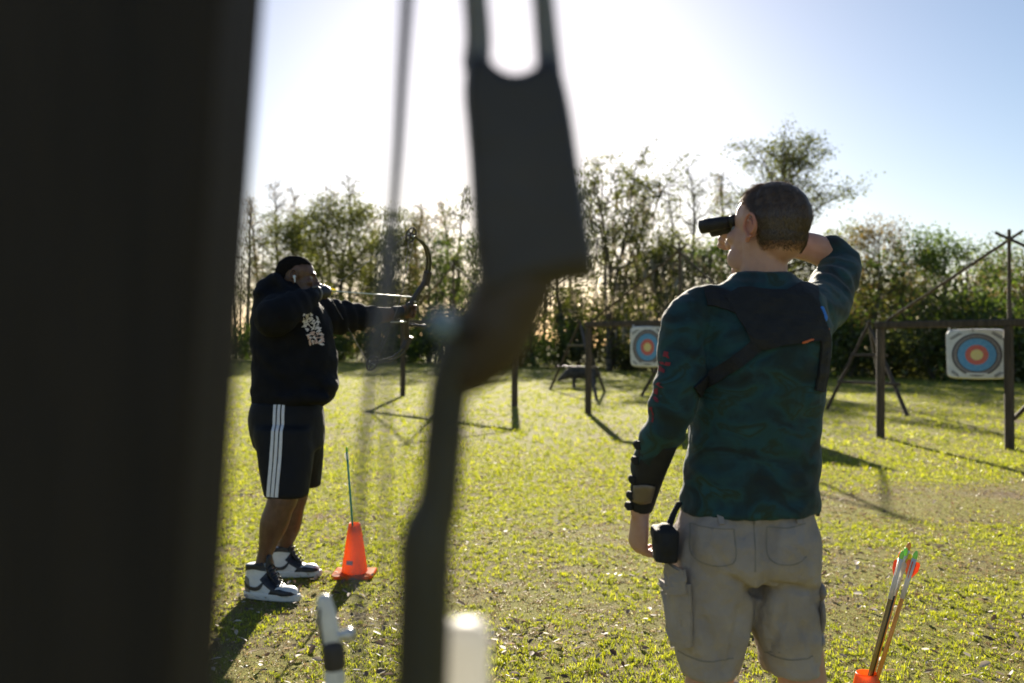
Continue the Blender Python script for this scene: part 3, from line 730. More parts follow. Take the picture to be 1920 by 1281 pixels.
for (px, py, dd, sh, va, no, lab) in (
        (1690, 1040, -.02, 'shaft_olive', ('vane_white', 'vane_orange', 'vane_white'), 'nock_green', 'olive arrow with white and orange vanes, leftmost of the bundle in the right cone'),
        (1703, 1024, .02, 'shaft_orange', ('vane_yellow', 'vane_yellow', 'vane_orange'), 'nock_orange', 'orange arrow with yellow vanes reaching highest in the right cone'),
        (1716, 1040, -.03, 'shaft_orange', ('vane_orange', 'vane_orange', 'vane_orange'), 'nock_green', 'orange arrow with orange vanes, rightmost of the bundle in the right cone'),
        (1697, 1034, .012, 'shaft_black', ('vane_yellow', 'vane_white', 'vane_yellow'), 'nock_green', 'black arrow in the middle of the bundle in the right cone')):
    top = P(px, py, 3.29 + dd)
    j = np.array([(px - 1702) * .0006, dd * .25, 0])
    arrow(bb + j, top, sh, 'wrap_white', va, no, lab, r=.0070, roll=px % 7, wrap_len=.15, vlen=.06, vh=.017)

# ------------------------------------------------------------------ close foreground: bow rack, hanging bow, standing bow, white post
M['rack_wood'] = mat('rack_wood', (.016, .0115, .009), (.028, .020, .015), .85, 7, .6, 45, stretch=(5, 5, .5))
DB = .50; KB = DB / .76
DP, PD = .42, .07                             # post: depth of its middle, its thickness
rk = thing('bow_rack', 'thick dark timber post of the bow rack filling the left side, out of focus', 'rack', (-.22, DP, 0))
db_ = DP + PD / 2
ptop, pbot = P(499, 0, db_), P(410, 1281, db_); sl = (ptop - pbot) / (ptop[2] - pbot[2]); PWD = .106
pc_ = pbot - np.array([PWD / 2, PD / 2, 0])
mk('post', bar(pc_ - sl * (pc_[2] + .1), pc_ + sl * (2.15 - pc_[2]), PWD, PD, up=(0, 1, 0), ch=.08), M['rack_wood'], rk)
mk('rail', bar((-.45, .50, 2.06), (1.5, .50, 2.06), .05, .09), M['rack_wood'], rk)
mk('hook', tube([(.0, DB - .025, 2.03), (.0, DB - .06, 2.0), (.0, DB - .06, 1.80), (0, DB - .02, 1.775), (0, DB + .015, 1.80)], [.004] * 5, 8, 4), M['rail_metal'], rk, smooth=True)
M['bow_black'] = mat('bow_black', (.036, .031, .032), (.055, .048, .048), .55, 14, .15, 80)  # base tone lifted a little to stand in for lens-flare veil
M['bow_brown'] = mat('bow_brown', (.050, .033, .020), (.08, .055, .033), .6, 10, .2, 60)
M['bow_olive'] = mat('bow_olive', (.042, .038, .025), (.07, .062, .042), .6, 10, .2, 60)
M['bow_limb'] = mat('bow_limb', (.16, .15, .14), (.22, .21, .20), .45, 14)
M['string_grey'] = mat('string_grey', (.12, .12, .15), (.18, .18, .21), .7, 200)
M['pale_blue'] = mat('pale_blue', (.24, .32, .40), (.20, .28, .36), .75, 20, spec=.2)
M['silver'] = mat('silver', (.72, .72, .72), (.6, .6, .6), .3, 30, metal=.5)
def q(x, y, d=0.): return P(x, y, DB) + np.array([0, d, 0])
hb = thing('compound_bow', 'large dark bow hanging upright in the middle in front of the sun, out of focus', 'bow', q(930, 1281))
for pts, w in (([q(893, 120), q(896, 60), q(886, -60), q(872, -230), (-.004, DB - .01, 1.745)], [.012, .011, .010, .009, .008]), ([q(1030, 130), q(1024, 60), q(1012, -60), q(985, -230), (.014, DB - .01, 1.745)], [.011, .010, .009, .009, .008])):
    mk('limb', tube(pts, np.array(w) * KB, 12, 4, flat=.6), M['bow_limb'], hb, smooth=True)
cam_c = np.array([.006, DB - .01, 1.755])
aa = np.linspace(0, 2 * np.pi, 25)
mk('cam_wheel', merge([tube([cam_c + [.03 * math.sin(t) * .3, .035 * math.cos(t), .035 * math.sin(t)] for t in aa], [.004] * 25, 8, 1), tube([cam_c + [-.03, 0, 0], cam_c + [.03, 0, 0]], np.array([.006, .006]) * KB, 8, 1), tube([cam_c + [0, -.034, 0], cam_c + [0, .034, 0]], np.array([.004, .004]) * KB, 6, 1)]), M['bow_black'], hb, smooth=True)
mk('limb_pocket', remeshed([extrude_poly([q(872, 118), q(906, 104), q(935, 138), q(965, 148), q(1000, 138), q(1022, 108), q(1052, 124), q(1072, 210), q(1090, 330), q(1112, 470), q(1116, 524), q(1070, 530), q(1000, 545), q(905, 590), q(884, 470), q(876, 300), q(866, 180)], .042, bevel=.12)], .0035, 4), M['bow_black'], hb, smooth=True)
mk('grip', remeshed([tube([q(975, 520), q(945, 580), q(920, 650), q(880, 700)], np.array([.030, .030, .026, .018]) * KB, 14, 4)], .003, 4), M['bow_brown'], hb, smooth=True)
mk('riser', remeshed([tube([q(905, 610), q(862, 680), q(842, 730), q(832, 830), q(822, 940), q(800, 1010), q(796, 1120), q(790, 1281), q(786, 1400), q(800, 1540)], np.array([.019, .017, .0145, .0145, .015, .0185, .0185, .0185, .017, .012]) * KB, 14, 5, flat=1.15), tube([q(760, 1040), q(775, 1010), q(782, 960)], np.array([.006, .007, .004]) * KB, 8, 3)], .003, 4), M['bow_olive'], hb, smooth=True)
mk('lower_limb', tube([q(795, 1500), q(770, 1650), q(740, 1850), q(720, 1960)], np.array([.014, .012, .010, .008]) * KB, 10, 4, flat=.6), M['bow_limb'], hb, smooth=True)
lc_ = q(716, 1975)
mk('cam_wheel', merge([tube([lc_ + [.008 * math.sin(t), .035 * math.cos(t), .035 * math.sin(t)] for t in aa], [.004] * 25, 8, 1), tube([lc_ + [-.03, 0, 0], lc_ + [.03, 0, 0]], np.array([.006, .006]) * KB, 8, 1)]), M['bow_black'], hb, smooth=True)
mk('bowstring', tube([q(812, -560), q(763, 0), q(737, 400), q(690, 760), q(672, 1100), q(700, 1960)], np.array([.0050, .0052, .0050, .0036, .0030, .0028]) * KB, 8, 3), M['string_grey'], hb, smooth=True)
mk('cable', tube([q(800, -560, .03), q(748, 0, .03), q(730, 400, .03), q(712, 760, .03), q(706, 1100, .03), q(708, 1960, .02)], np.array([.0012, .0012, .0014, .0022, .0016, .0015]) * KB, 8, 3), M['string_grey'], hb, smooth=True)
mk('blue_knob', ell(q(842, 612, -.05), (.0065, .0065, .0065)), M['pale_blue'], hb, smooth=True)  # small pale blue ball beside the riser, purpose unidentified
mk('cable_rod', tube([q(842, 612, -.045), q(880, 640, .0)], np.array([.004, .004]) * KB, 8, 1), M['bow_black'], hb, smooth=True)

M['limb_white'] = mat('limb_white', (.80, .80, .79), (.72, .71, .69), .3, 60)
DS = 1.25
def s_(x, y, d=0.): return P(x, y, DS) + np.array([0, d, 0])
tb = s_(611, 1124); foot = np.array([tb[0] + .10, DS + .03, 0.02])
sb = thing('standing_bow', 'pale silver limb tip of a standing bow at the bottom edge below the cone', 'bow', (foot[0], foot[1], 0))
mk('limb', tube([s_(609, 1128), s_(612, 1150), s_(619, 1190), s_(626, 1222)], [.010, .0125, .0135, .013], 12, 4, flat=.7), M['limb_white'], sb, smooth=True)
mk('limb_edge', tube([s_(602, 1140, -.006), s_(603, 1170, -.006), s_(611, 1222, -.006)], [.0022, .0026, .0026], 8, 3), M['bow_black'], sb, smooth=True)
mk('axle_bolt', remeshed([tube([s_(618, 1196), s_(654, 1188)], [.0065, .007], 10, 1), ell(s_(655, 1190), (.008, .008, .010))], .002, 3), M['silver'], sb, smooth=True)
mk('limb_pocket', tube([s_(625, 1216), s_(627, 1244)], [.0145, .0145], 12, 1), M['bow_black'], sb, smooth=True)
mk('riser', tube([s_(627, 1245), s_(631, 1330), s_(640, 1500), s_(655, 1700), s_(650, 1900)], [.0125, .014, .016, .016, .014], 12, 4), M['limb_white'], sb, smooth=True)
mk('lower_limb', tube([s_(650, 1890), s_(665, 2200), foot + [0, 0, .0]], [.014, .012, .010], 10, 4, flat=.7), M['bow_limb'], sb, smooth=True)
mk('bowstring', tube([s_(612, 1150, .012), s_(628, 1700, .05), foot + [0, .02, .06]], [.0016] * 3, 6, 3), M['string_grey'], sb, smooth=True)

M['paint_white'] = leaf_mat('white_plastic', [(0, (.80, .79, .76)), (1, (.82, .81, .78))], .5, .4, (1, .98, .94))
DW = .53
wp = P(868, 1281, DW)
a = np.linspace(0, 2 * np.pi, 32, endpoint=False); e = 2 / 5.
def sqr(k, z): return np.array([[wp[0] + np.sign(math.cos(t)) * abs(math.cos(t)) ** e * .0142 * k, DW + np.sign(math.sin(t)) * abs(math.sin(t)) ** e * .0142 * k, z] for t in a])
zt_ = P(868, 1168, DW)[2]
wo = tag(mk('white_stake', ring_mesh(np.stack([sqr(1, -.05), sqr(1, .3), sqr(1, .8), sqr(1, zt_ - .012), sqr(.94, zt_ - .004), sqr(.75, zt_), sqr(.2, zt_ + .001)])), M['paint_white'], None, True, origin=(wp[0], DW, 0)), 'bright white block at the bottom edge right of the hanging bow, out of focus', 'stake')
# ------------------------------------------------------------------ people
M['skin_light'] = mat('skin_light', (.50, .27, .19), (.56, .32, .24), .5, 30, .12, 250, sss=.12)
M['skin_dark'] = mat('skin_dark', (.10, .05, .03), (.14, .072, .045), .45, 25, .12, 200, sss=.05)
M['hair_brown'] = mat('hair_brown', (.065, .040, .023), (.10, .063, .037), .45, 60, stretch=(3, 3, 1))
M['hair_lit'] = leaf_mat('hair_lit', [(0, (.075, .047, .027)), (1, (.24, .16, .09)), (.6, (.13, .083, .047))], .4, .35, (1.7, 1.45, 1.1), gloss=.10)
M['skin_ear'] = mat('skin_ear', (.52, .22, .15), (.56, .26, .18), .5, 30, .1, 200, sss=.3)  # redder base colour stands in for light shining through the ear
M['hair_black'] = mat('hair_black', (.010, .008, .007), (.017, .013, .011), 1.0, 120, .5, 300, spec=.08)
M['eye_white'] = mat('eye_white', (.32, .29, .27), (.25, .22, .20), .3, 20)
M['hoodie'] = mat('hoodie_black', (.0050, .0056, .0085), (.0085, .009, .013), .9, 14, .35, 260, spec=.25)
M['shorts_black'] = mat('shorts_black', (.0045, .005, .008), (.007, .0075, .011), .7, 10, .2, 300, spec=.3)
M['cloth_white'] = mat('cloth_white', (.78, .78, .82), (.7, .7, .76), .7, 30)
M['print_cream'] = mat('print_cream', (.72, .68, .66), (.62, .58, .58), .8, 60)
M['print_peach'] = mat('print_peach', (.66, .47, .36), (.58, .40, .32), .8, 60)
M['shorts_grey'] = mat('shorts_grey', (.30, .255, .225), (.40, .345, .305), .85, 9, .7, 38)
M['shorts_seam'] = mat('shorts_seam', (.23, .205, .175), (.27, .24, .205), .9, 30)
M['webbing_black'] = mat('webbing_black', (.008, .008, .010), (.014, .014, .016), .75, 40, .3, 300)
M['glove'] = mat('glove_black', (.012, .012, .013), (.022, .022, .024), .55, 40, .3, 200)
M['guard_tan'] = mat('guard_tan', (.16, .12, .085), (.22, .17, .12), .35, 30)
M['rubber_white'] = mat('rubber_white', (.70, .70, .68), (.62, .62, .60), .5, 30)
M['leather_white'] = mat('leather_white', (.68, .69, .69), (.60, .61, .61), .45, 30, .1, 120)
M['leather_black'] = mat('leather_black', (.010, .011, .016), (.018, .019, .024), .42, 30, .1, 120)
M['leather_grey'] = mat('leather_grey', (.17, .155, .13), (.22, .20, .17), .55, 30, .1, 120)
M['bino'] = mat('binocular_black', (.012, .010, .012), (.022, .018, .020), .55, 40, .3, 200)
M['glass'] = mat('lens_glass', (.02, .03, .05), (.03, .03, .06), .05, 10)
M['earbud'] = mat('earbud_white', (.8, .8, .8), (.75, .75, .75), .3, 10)
M['blue_fletch'] = mat('blue_fletch', (.02, .16, .62), (.03, .2, .7), .5, 30)
M['orange_fletch'] = mat('orange_fletch', (.55, .10, .02), (.6, .13, .03), .5, 30)
M['print_red'] = mat('print_red', (.24, .022, .032), (.30, .03, .04), .8, 40)

def camo_mat():
    m = bpy.data.materials.new('shirt_teal_camo'); m.use_nodes = True
    nt = m.node_tree; N = nt.nodes; L = nt.links; b = N["Principled BSDF"]; b.inputs["Roughness"].default_value = .8
    b.inputs["Sheen Weight"].default_value = .1
    tc = N.new("ShaderNodeTexCoord"); mp = N.new("ShaderNodeMapping"); mp.inputs["Scale"].default_value = (1, 1, 1.6); L.new(tc.outputs["Object"], mp.inputs[0])
    n1 = N.new("ShaderNodeTexNoise"); n1.inputs["Scale"].default_value = 8; n1.inputs["Detail"].default_value = 5; n1.inputs["Distortion"].default_value = 1.2; L.new(mp.outputs[0], n1.inputs["Vector"])
    cr = N.new("ShaderNodeValToRGB"); e = cr.color_ramp.elements
    cols = [(.30, (.004, .010, .011)), (.42, (.004, .022, .024)), (.50, (.006, .038, .048)), (.57, (.008, .055, .060)), (.63, (.012, .030, .016)), (.70, (.010, .070, .085))]
    e[0].position, e[0].color = cols[0][0], (*cols[0][1], 1); e[1].position, e[1].color = cols[-1][0], (*cols[-1][1], 1)
    for p_, c_ in cols[1:-1]: x = e.new(p_); x.color = (*c_, 1)
    L.new(n1.outputs["Fac"], cr.inputs[0]); L.new(cr.outputs[0], b.inputs["Base Color"])
    n2 = N.new("ShaderNodeTexNoise"); n2.inputs["Scale"].default_value = 380; L.new(tc.outputs["Object"], n2.inputs["Vector"])
    bp = N.new("ShaderNodeBump"); bp.inputs["Strength"].default_value = .25; bp.inputs["Distance"].default_value = .003; L.new(n2.outputs["Fac"], bp.inputs["Height"]); L.new(bp.outputs[0], b.inputs["Normal"])
    return m
M['camo'] = camo_mat()

def head_parts(o, F, U, k=1.0):
    """closed shapes of head and upper neck in world space; o is the point midway between the ears"""
    F = nrm(F); U = nrm(np.asarray(U) - F * np.dot(U, F)); Lf = np.cross(U, F)
    def w(g): return basis_map((np.asarray(g[0]) * k, g[1]), o, F, Lf, U)
    g = [ell((-.014, 0, .030), (.100, .075, .083)), ell((-.03, 0, -.01), (.075, .068, .075)), ell((.034, 0, -.03), (.060, .061, .088)), ell((.026, 0, -.078), (.062, .054, .040)), ell((.070, 0, -.098), (.025, .027, .021)),
         ell((.076, 0, .026), (.020, .047, .013)), ell((.066, .038, -.018), (.022, .022, .020)), ell((.066, -.038, -.018), (.022, .022, .020)),
         tube([(.086, 0, .022), (.101, 0, -.004), (.114, 0, -.026), (.106, 0, -.034)], [.008, .009, .0115, .010], 10, 3),
         ell((.102, .011, -.031), (.010, .008, .008)), ell((.102, -.011, -.031), (.010, .008, .008)),
         ell((.090, 0, -.056), (.011, .023, .006)), ell((.088, 0, -.068), (.011, .020, .007)), ell((.05, .048, -.07), (.03, .012, .03)), ell((.05, -.048, -.07), (.03, .012, .03))]
    return [w(x) for x in g], w
def ear_geo(side):
    """outer ear in head space; side +1 left"""
    t = np.linspace(0, 1, 14); s = side
    ang = np.radians(215 - 330 * t)                      # helix loop
    hx = [(-.012 + .018 * math.cos(a_) * (1 if math.sin(a_) > -.3 else .7), s * (.0845 + .0035 * (1 - math.cos(a_))), .002 + .029 * math.sin(a_)) for a_ in ang]
    helix = tube(hx, [.0042] * 14, 8, 2)
    plate = ell((-.012, s * .0765, .0), (.0155, .0045, .028))
    lobe = ell((-.004, s * .082, -.030), (.008, .005, .009))
    tragus = ell((.004, s * .079, -.006), (.005, .006, .008))
    anti = tube([(-.008, s * .083, .018), (-.019, s * .085, .002), (-.013, s * .084, -.016)], [.003, .0038, .003], 8, 3)
    return remeshed([helix, plate, lobe, tragus, anti], .0022, 3)
def hand_parts(w, d, n, t, k=1.0, curl=(.5, .55, .6, .65), thumb=(.55, .6, .45), bend=(.8, 1.0, .6), spread=.06):
    """palm, four fingers and thumb as closed shapes. w wrist, d along the palm, n palm side, t thumb side"""
    d = nrm(d); n = nrm(np.asarray(n) - d * np.dot(n, d)); t = nrm(np.asarray(t) - d * np.dot(t, d) - n * np.dot(t, n))
    g = []
    def pt(a, b, c): return w + (d * a + t * b + n * c) * k
    pal = np.array([[pt(a_, hw * math.cos(q_), hn * math.sin(q_)) for q_ in np.linspace(0, 2 * np.pi, 14, endpoint=False)] for a_, hw, hn in ((-.02, .026, .02), (.0, .027, .019), (.03, .037, .017), (.06, .042, .0155), (.085, .041, .013), (.094, .036, .009))])
    g.append(ring_mesh(pal))
    g.append(ell(pt(.03, .022, .010), (.022 * k,) * 3))
    for i, (ln, off) in enumerate(((.074, .031), (.082, .0105), (.075, -.0095), (.058, -.0285))):
        p = pt(.082, off, 0); a_ = 0.0; pts = [pt(.06, off * .95, 0), p]; dr = d + t * spread * (1.5 - i)
        for seg, fr in enumerate((.45, .31, .24)):
            a_ += curl[i] * bend[seg] * 1.6
            v_ = dr * math.cos(a_) + n * math.sin(a_)
            p = p + v_ * ln * fr * k; pts.append(p)
        g.append(tube(pts, [.0095 * k, .0095 * k, .0088 * k, .0080 * k, .0068 * k], 10, 3))
    a_, b_, c_ = thumb
    p0 = pt(.02, .024, .006); v1 = nrm(d * a_ + t * b_ + n * c_); p1 = p0 + v1 * .042 * k; v2 = nrm(v1 + d * .5 - t * .35 + n * .25); p2 = p1 + v2 * .032 * k; p3 = p2 + nrm(v2 + d * .2 - t * .3 + n * .3) * .026 * k
    g.append(tube([p0, p1, p2, p3], [.014 * k, .0115 * k, .010 * k, .0078 * k], 10, 3))
    return g
def dent(me, pts, rad, depth, direction):
    v = mverts(me)
    for p in pts:
        dd = np.linalg.norm(v - p, axis=1); v -= np.asarray(direction)[None] * (depth * np.exp(-(dd / rad) ** 2))[:, None]
    set_verts(me, v)
def hair_cap(tree, w, o, k, inside, lift, n_u=70, n_v=46):
    """shell laid over the skull where inside(theta, phi) holds. returns geo"""
    return None
def strands(tree, head_o, F, U, k, test, n, length, width, seed, comb, lift=.004):
    """short hairs rooted on the skull; test(x, y, z) in head space says where hair grows, comb gives lie direction"""
    r = np.random.default_rng(seed); F = nrm(F); U = nrm(np.asarray(U) - F * np.dot(U, F)); Lf = np.cross(U, F); B = np.array([F, Lf, U])
    vs = []; cnt = 0
    dirs = r.normal(size=(n * 2, 3)); dirs /= np.linalg.norm(dirs, axis=1)[:, None]
    for dv in dirs:
        if cnt >= n: break
        wd = dv @ B
        loc, nor, i, dist = tree.ray_cast(Vector(head_o + wd * .35), Vector(-wd), .5)
        if loc is None: continue
        h = (B @ (np.array(loc) - head_o)) / k
        if not test(*h): continue
        if nor.dot(Vector(wd)) < 0: nor = -nor
        nn = np.array(nor); c, ln = comb(*h); cw = np.asarray(c) @ B + r.normal(size=3) * .22
        cw = nrm(cw - nn * np.dot(cw, nn)); L = ln * length * (.7 + .5 * r.random())
        s = np.cross(nn, cw) * width; p = np.array(loc) - nn * .001
        m_ = p + cw * L * .5 + nn * lift * (1.0 + .5 * r.random()); e_ = p + cw * L + nn * lift * (.9 + .7 * r.random())
        vs.append(np.array([p - s, p + s, m_ + s * .8, m_ - s * .8, e_])); cnt += 1
    v = np.vstack(vs); i = np.arange(len(vs))[:, None] * 5
    return v, [tuple(q_) for q_ in i + np.array([[0, 1, 2, 3]])] + [tuple(q_) for q_ in i + np.array([[3, 2, 4]])]
def cap_shell(me, head_o, F, U, k, test, lift):
    """the part of a head mesh where hair grows, lifted off and joined as its own shell"""
    F = nrm(F); U = nrm(np.asarray(U) - F * np.dot(U, F)); Lf = np.cross(U, F); B = np.array([F, Lf, U])
    v, n = mverts(me), mnormals(me); h = ((v - head_o) @ B.T) / k
    ok = np.array([np.linalg.norm(q_) < .2 and test(*q_) for q_ in h])
    lv = np.array([lift(*q_) for q_ in h[ok]])[:, None] if callable(lift) else lift
    idx = -np.ones(len(v), int); sel = np.where(ok)[0]; idx[sel] = np.arange(len(sel))
    f = [tuple(idx[list(p.vertices)]) for p in me.polygons if ok[list(p.vertices)].all()]
    return v[sel] + n[sel] * lv, f
def eyes(person, w, k, o):
    for s in (-1, 1):
        mk('eye', w(ell((.0695, s * .031, .003), (.0125, .0125, .0115), n=12, m=8)), M['eye_white'], person, smooth=True)
        mk('eyebrow', w(tube([(.090, s * .016, .020), (.089, s * .032, .025), (.078, s * .046, .020)], [.003, .0035, .002], 6, 3)), M['hair_black'], person, smooth=True)

# ---------- man with binoculars
MX0, MD, MK = .5626, 2.36, .965
man = thing('person', 'man seen from behind in dark teal shirt and grey cargo shorts raising binoculars', 'person', (MX0, MD, 0))
def m_(x, y, z): return np.array([MX0 + x, MD + y, z])
def mr(y, xl, xr, hd, dy=0.):
    """torso ring from the photo's edges at the man's depth"""
    a_, b_ = P(xl, y, MD), P(xr, y, MD); return ((a_[0] + b_[0]) / 2, MD + dy, a_[2], (b_[0] - a_[0]) / 2, hd)
torso = loft([mr(958, 1273, 1532, .128), mr(940, 1275, 1531, .126), mr(900, 1282, 1530, .116), mr(820, 1291, 1535, .113), mr(740, 1300, 1541, .118), mr(680, 1303, 1549, .122), mr(620, 1300, 1556, .118, .005), mr(572, 1308, 1552, .100, .01), mr(542, 1338, 1532, .082, .015), mr(524, 1368, 1496, .066, .02), mr(512, 1378, 1488, .058, .025)], e=2.3, sub=4)
l_sleeve = tube([m_(-.05, 0, 1.475), m_(-.125, -.02, 1.462), m_(-.168, -.04, 1.40), m_(-.172, -.06, 1.331), m_(-.188, -.075, 1.27), m_(-.207, -.075, 1.208), m_(-.232, -.045, 1.14), m_(-.246, -.02, 1.09)], [.05, .056, .058, .053, .052, .050, .043, .038], 18, 4)
r_sleeve = tube([m_(.06, .02, 1.47), m_(.135, .05, 1.452), m_(.205, .12, 1.475), m_(.258, .20, 1.525), m_(.314, .286, 1.592), m_(.305, .297, 1.618), m_(.284, .294, 1.632)], [.06, .072, .066, .060, .050, .047, .046], 18, 4)
shirt_me = remeshed([torso, l_sleeve, r_sleeve], .008, 7)
wrinkle(shirt_me, .0065, 7.5, 3.0, (1.0, 1.0, 1.7)); wrinkle(shirt_me, .0024, 22, 8.0, (1.0, 1.0, 1.4))
# deep folds at the raised elbow and where the arm leaves the back
v_ = mverts(shirt_me); n_ = mnormals(shirt_me)
for c_, ax, fr, rad, am in ((m_(.26, .2, 1.53), (.5, .6, .5), 95, .11, .0045), (m_(-.20, -.07, 1.22), (-.1, 0, 1), 85, .10, .004), (m_(.10, -.08, 1.12), (.35, 0, 1), 60, .14, .0032), (m_(-.1, -.09, 1.05), (-.4, 0, 1), 55, .12, .003), (m_(-.06, -.1, 1.33), (.8, 0, .7), 50, .10, .003)):
    d_ = v_ - c_; g_ = np.exp(-(np.linalg.norm(d_, axis=1) / rad) ** 2); ph = d_ @ nrm(ax) * fr + 1.5 * np.sin(d_[:, 0] * 31 + d_[:, 2] * 17)
    v_ += n_ * (am * g_ * np.sin(ph))[:, None]
set_verts(shirt_me, v_)
MH = m_(.050, .035, 1.658); MF = nrm((-.655, .755, .03)); MU = nrm((.06, 0, 1.))
hp_, mw = head_parts(MH, MF, MU, MK)
wr_r = m_(.070, .245, 1.655)                     # right wrist
BF = nrm((-.82, .57, -.10)); bino_c = MH + MF * .078 + BF * .044 + np.array([0, 0, .026])
Lman = nrm(np.cross(MU, BF))
body = hp_ + [tube([m_(.035, .022, 1.44), m_(.040, .026, 1.52), m_(.042, .03, 1.58), m_(.044, .03, 1.63)], [.066, .058, .056, .060], 18, 4),
    loft([mr(1000, 1300, 1505, .09), mr(820, 1310, 1515, .09), mr(680, 1325, 1528, .095), mr(590, 1325, 1528, .085, .01), mr(540, 1370, 1500, .06, .015)], sub=3),
    tube([m_(-.05, 0, 1.46), m_(-.15, -.03, 1.42), m_(-.172, -.06, 1.331), m_(-.205, -.075, 1.208), m_(-.246, -.02, 1.09), m_(-.257, .0, 1.02), m_(-.258, .005, .985)], [.045, .045, .042, .038, .031, .024, .0235], 14, 4),
    tube([m_(.06, .02, 1.46), m_(.16, .07, 1.45), m_(.255, .20, 1.525), m_(.300, .290, 1.602), m_(.242, .284, 1.640), m_(.15, .265, 1.652), wr_r], [.05, .05, .045, .040, .040, .033, .026], 14, 4)]
for xc, yy in ((1333, .01), (1497, .0)):
    hip = P(xc, 1060, MD); h_ = hip[0]
    fx = h_ + (-.02 if xc < 1400 else .03)
    body.append(tube([(h_ * .6 + .4 * (MX0 + .0), MD, .90), (h_ * .85 + .15 * MX0, MD, .74), (h_ + (fx - h_) * .4, MD + .0, .56), (h_ + (fx - h_) * .5, MD - .005, .46), (h_ + (fx - h_) * .7, MD - .02, .34), (fx, MD - .01, .14), (fx, MD, .05)], [.060, .062, .056, .054, .055, .036, .036], 16, 4))
body += hand_parts(m_(-.258, .005, .985), (-.06, .10, -1), (.85, .35, .0), (-.25, 1, 0), .95, (.55, .62, .66, .7), (.8, .5, .35))
rh_d = nrm(bino_c + np.array([.02, .01, 0]) - wr_r); body += hand_parts(wr_r, nrm((-.80, -.1, .18)), nrm((-.15, -.85, -.3)), (0, -.1, 1), .9, (.6, .62, .64, .66), (.7, .4, .7))
man_body_me = remeshed(body, .0042, 4)
dent(man_body_me, [mw((np.array([[.092, s * .031, .004]]), []))[0][0] for s in (-1, 1)], .015, .008, MF)
mb = mk('body', man_body_me, M['skin_light'], man, smooth=True)
shirt = mk('shirt', shirt_me, M['camo'], man, smooth=True)
for s in (1, -1): 
    e_me = ear_geo(s); v = mverts(e_me); set_verts(e_me, mw((v, []))[0]); mk('ear', e_me, M['skin_ear'], man, smooth=True)
eyes(man, mw, MK, MH)
mbt = BVHTree.FromPolygons([tuple(x) for x in (mverts(man_body_me) + WL[man.name])], [tuple(p.vertices) for p in man_body_me.polygons])
def hairline(x, y, z):
    """height above the hair's edge in head space: high forehead, arch over the ear, round nape"""
    front = .048 + .52 * x                                   # rises towards the forehead
    side = .030 + .9 * max(x + .012, 0)                      # over the ear
    back = -.050 - .10 * min(max(abs(y) - .045, 0), .03)
    t = min(max((x + .030) / .030, 0), 1); t = t * t * (3 - 2 * t)
    u = min(max((x - .01) / .03, 0), 1)
    lim = back * (1 - t) + (side * (1 - u) + front * u) * t
    return z - lim
def hair_test(x, y, z): return hairline(x, y, z) > -.004 + .024 * random.random() ** 2
def hair_inner(x, y, z): return hairline(x, y, z) > .018
def hair_comb(x, y, z):
    e = min(max(hairline(x, y, z) / .05, .18), 1)
    t = min(max((z - .02) / .075, 0), 1); t = t * t * (3 - 2 * t)
    d = np.array((-.42, .05, -.9)) * (1 - t) + np.array((.75, .55, .15)) * t
    return d, (.42 + .85 * t) * e
tmp_me = man_body_me.copy(); set_verts(tmp_me, mverts(tmp_me) + WL[man.name])
hair = mk('hair', cap_shell(tmp_me, MH, MF, MU, MK, hair_inner, lambda x, y, z: min(.0004 + .09 * max(hairline(x, y, z) - .017, 0), .0035 + .006 * min(max((z - .02) / .09, 0), 1))), M['hair_brown'], man, smooth=True)
hs = mk('hair_strand', strands(mbt, MH, MF, MU, MK, hair_test, 22000, .030, .00055, 4, hair_comb, .0045), M['hair_lit'], hair); tag(hs, kind='stuff')
# collar
mk('collar', tube([m_(.041 + .062 * math.cos(t), .024 + .058 * math.sin(t), 1.537 + .006 * math.sin(t) + .006 * math.cos(t)) for t in np.linspace(0, 2 * np.pi, 25)], [.008] * 25, 8, 1), M['camo'], shirt, smooth=True)
st = BVHTree.FromPolygons([tuple(x) for x in (mverts(shirt_me) + WL[man.name])], [tuple(p.vertices) for p in shirt_me.polygons])
def mp(x, y): return P(x, y, MD - .11)
harness = mk('harness', project_patch(st, [mp(1368, 556), mp(1400, 540), mp(1450, 545), mp(1500, 548), mp(1540, 560)], [mp(1408, 640), mp(1430, 655), mp(1470, 648), mp(1520, 642), mp(1560, 640)], 30, 14, .006, thick=.006), M['webbing_black'], man, smooth=False)
def strap(pts, wd, nm, tree=st, mt='webbing_black', parent=harness, off=.005, thick=.005, nv=4, nu=26):
    c = catmull(np.array(pts), 5); tt = np.gradient(c, axis=0); s = np.stack([-tt[:, 2], 0 * tt[:, 0], tt[:, 0]], -1); s /= np.linalg.norm(s, axis=1)[:, None] + 1e-9
    return mk(nm, project_patch(tree, c + s * wd / 2, c - s * wd / 2, nu, nv, off, thick=thick), M[mt], parent)
strap([mp(1440, 600), mp(1390, 572), mp(1352, 556), mp(1330, 556)], .042, 'strap')
strap([mp(1425, 640), mp(1395, 668), mp(1350, 702), mp(1305, 735)], .030, 'strap')
strap([mp(1535, 590), mp(1552, 640), mp(1549, 690), mp(1541, 735)], .028, 'strap')
strap([mp(1490, 560), mp(1525, 545), mp(1548, 552)], .04, 'strap')
fl = mk('blue_tab', tube([mp(1549, 578) + [0, .03, 0], mp(1553, 596) + [0, .03, 0]], [.006, .009], 8, 2, flat=.5), M['blue_fletch'], harness); mk('orange_tab', tube([mp(1550, 612) + [0, .04, 0], mp(1562, 616) + [0, .04, 0]], [.006, .006], 8, 1, flat=.5), M['orange_fletch'], harness)
mk('orange_tab', project_patch(st, [mp(1498, 641), mp(1520, 636)], [mp(1498, 645), mp(1520, 640)], 6, 2, .011, thick=.002), M['orange_fletch'], harness)
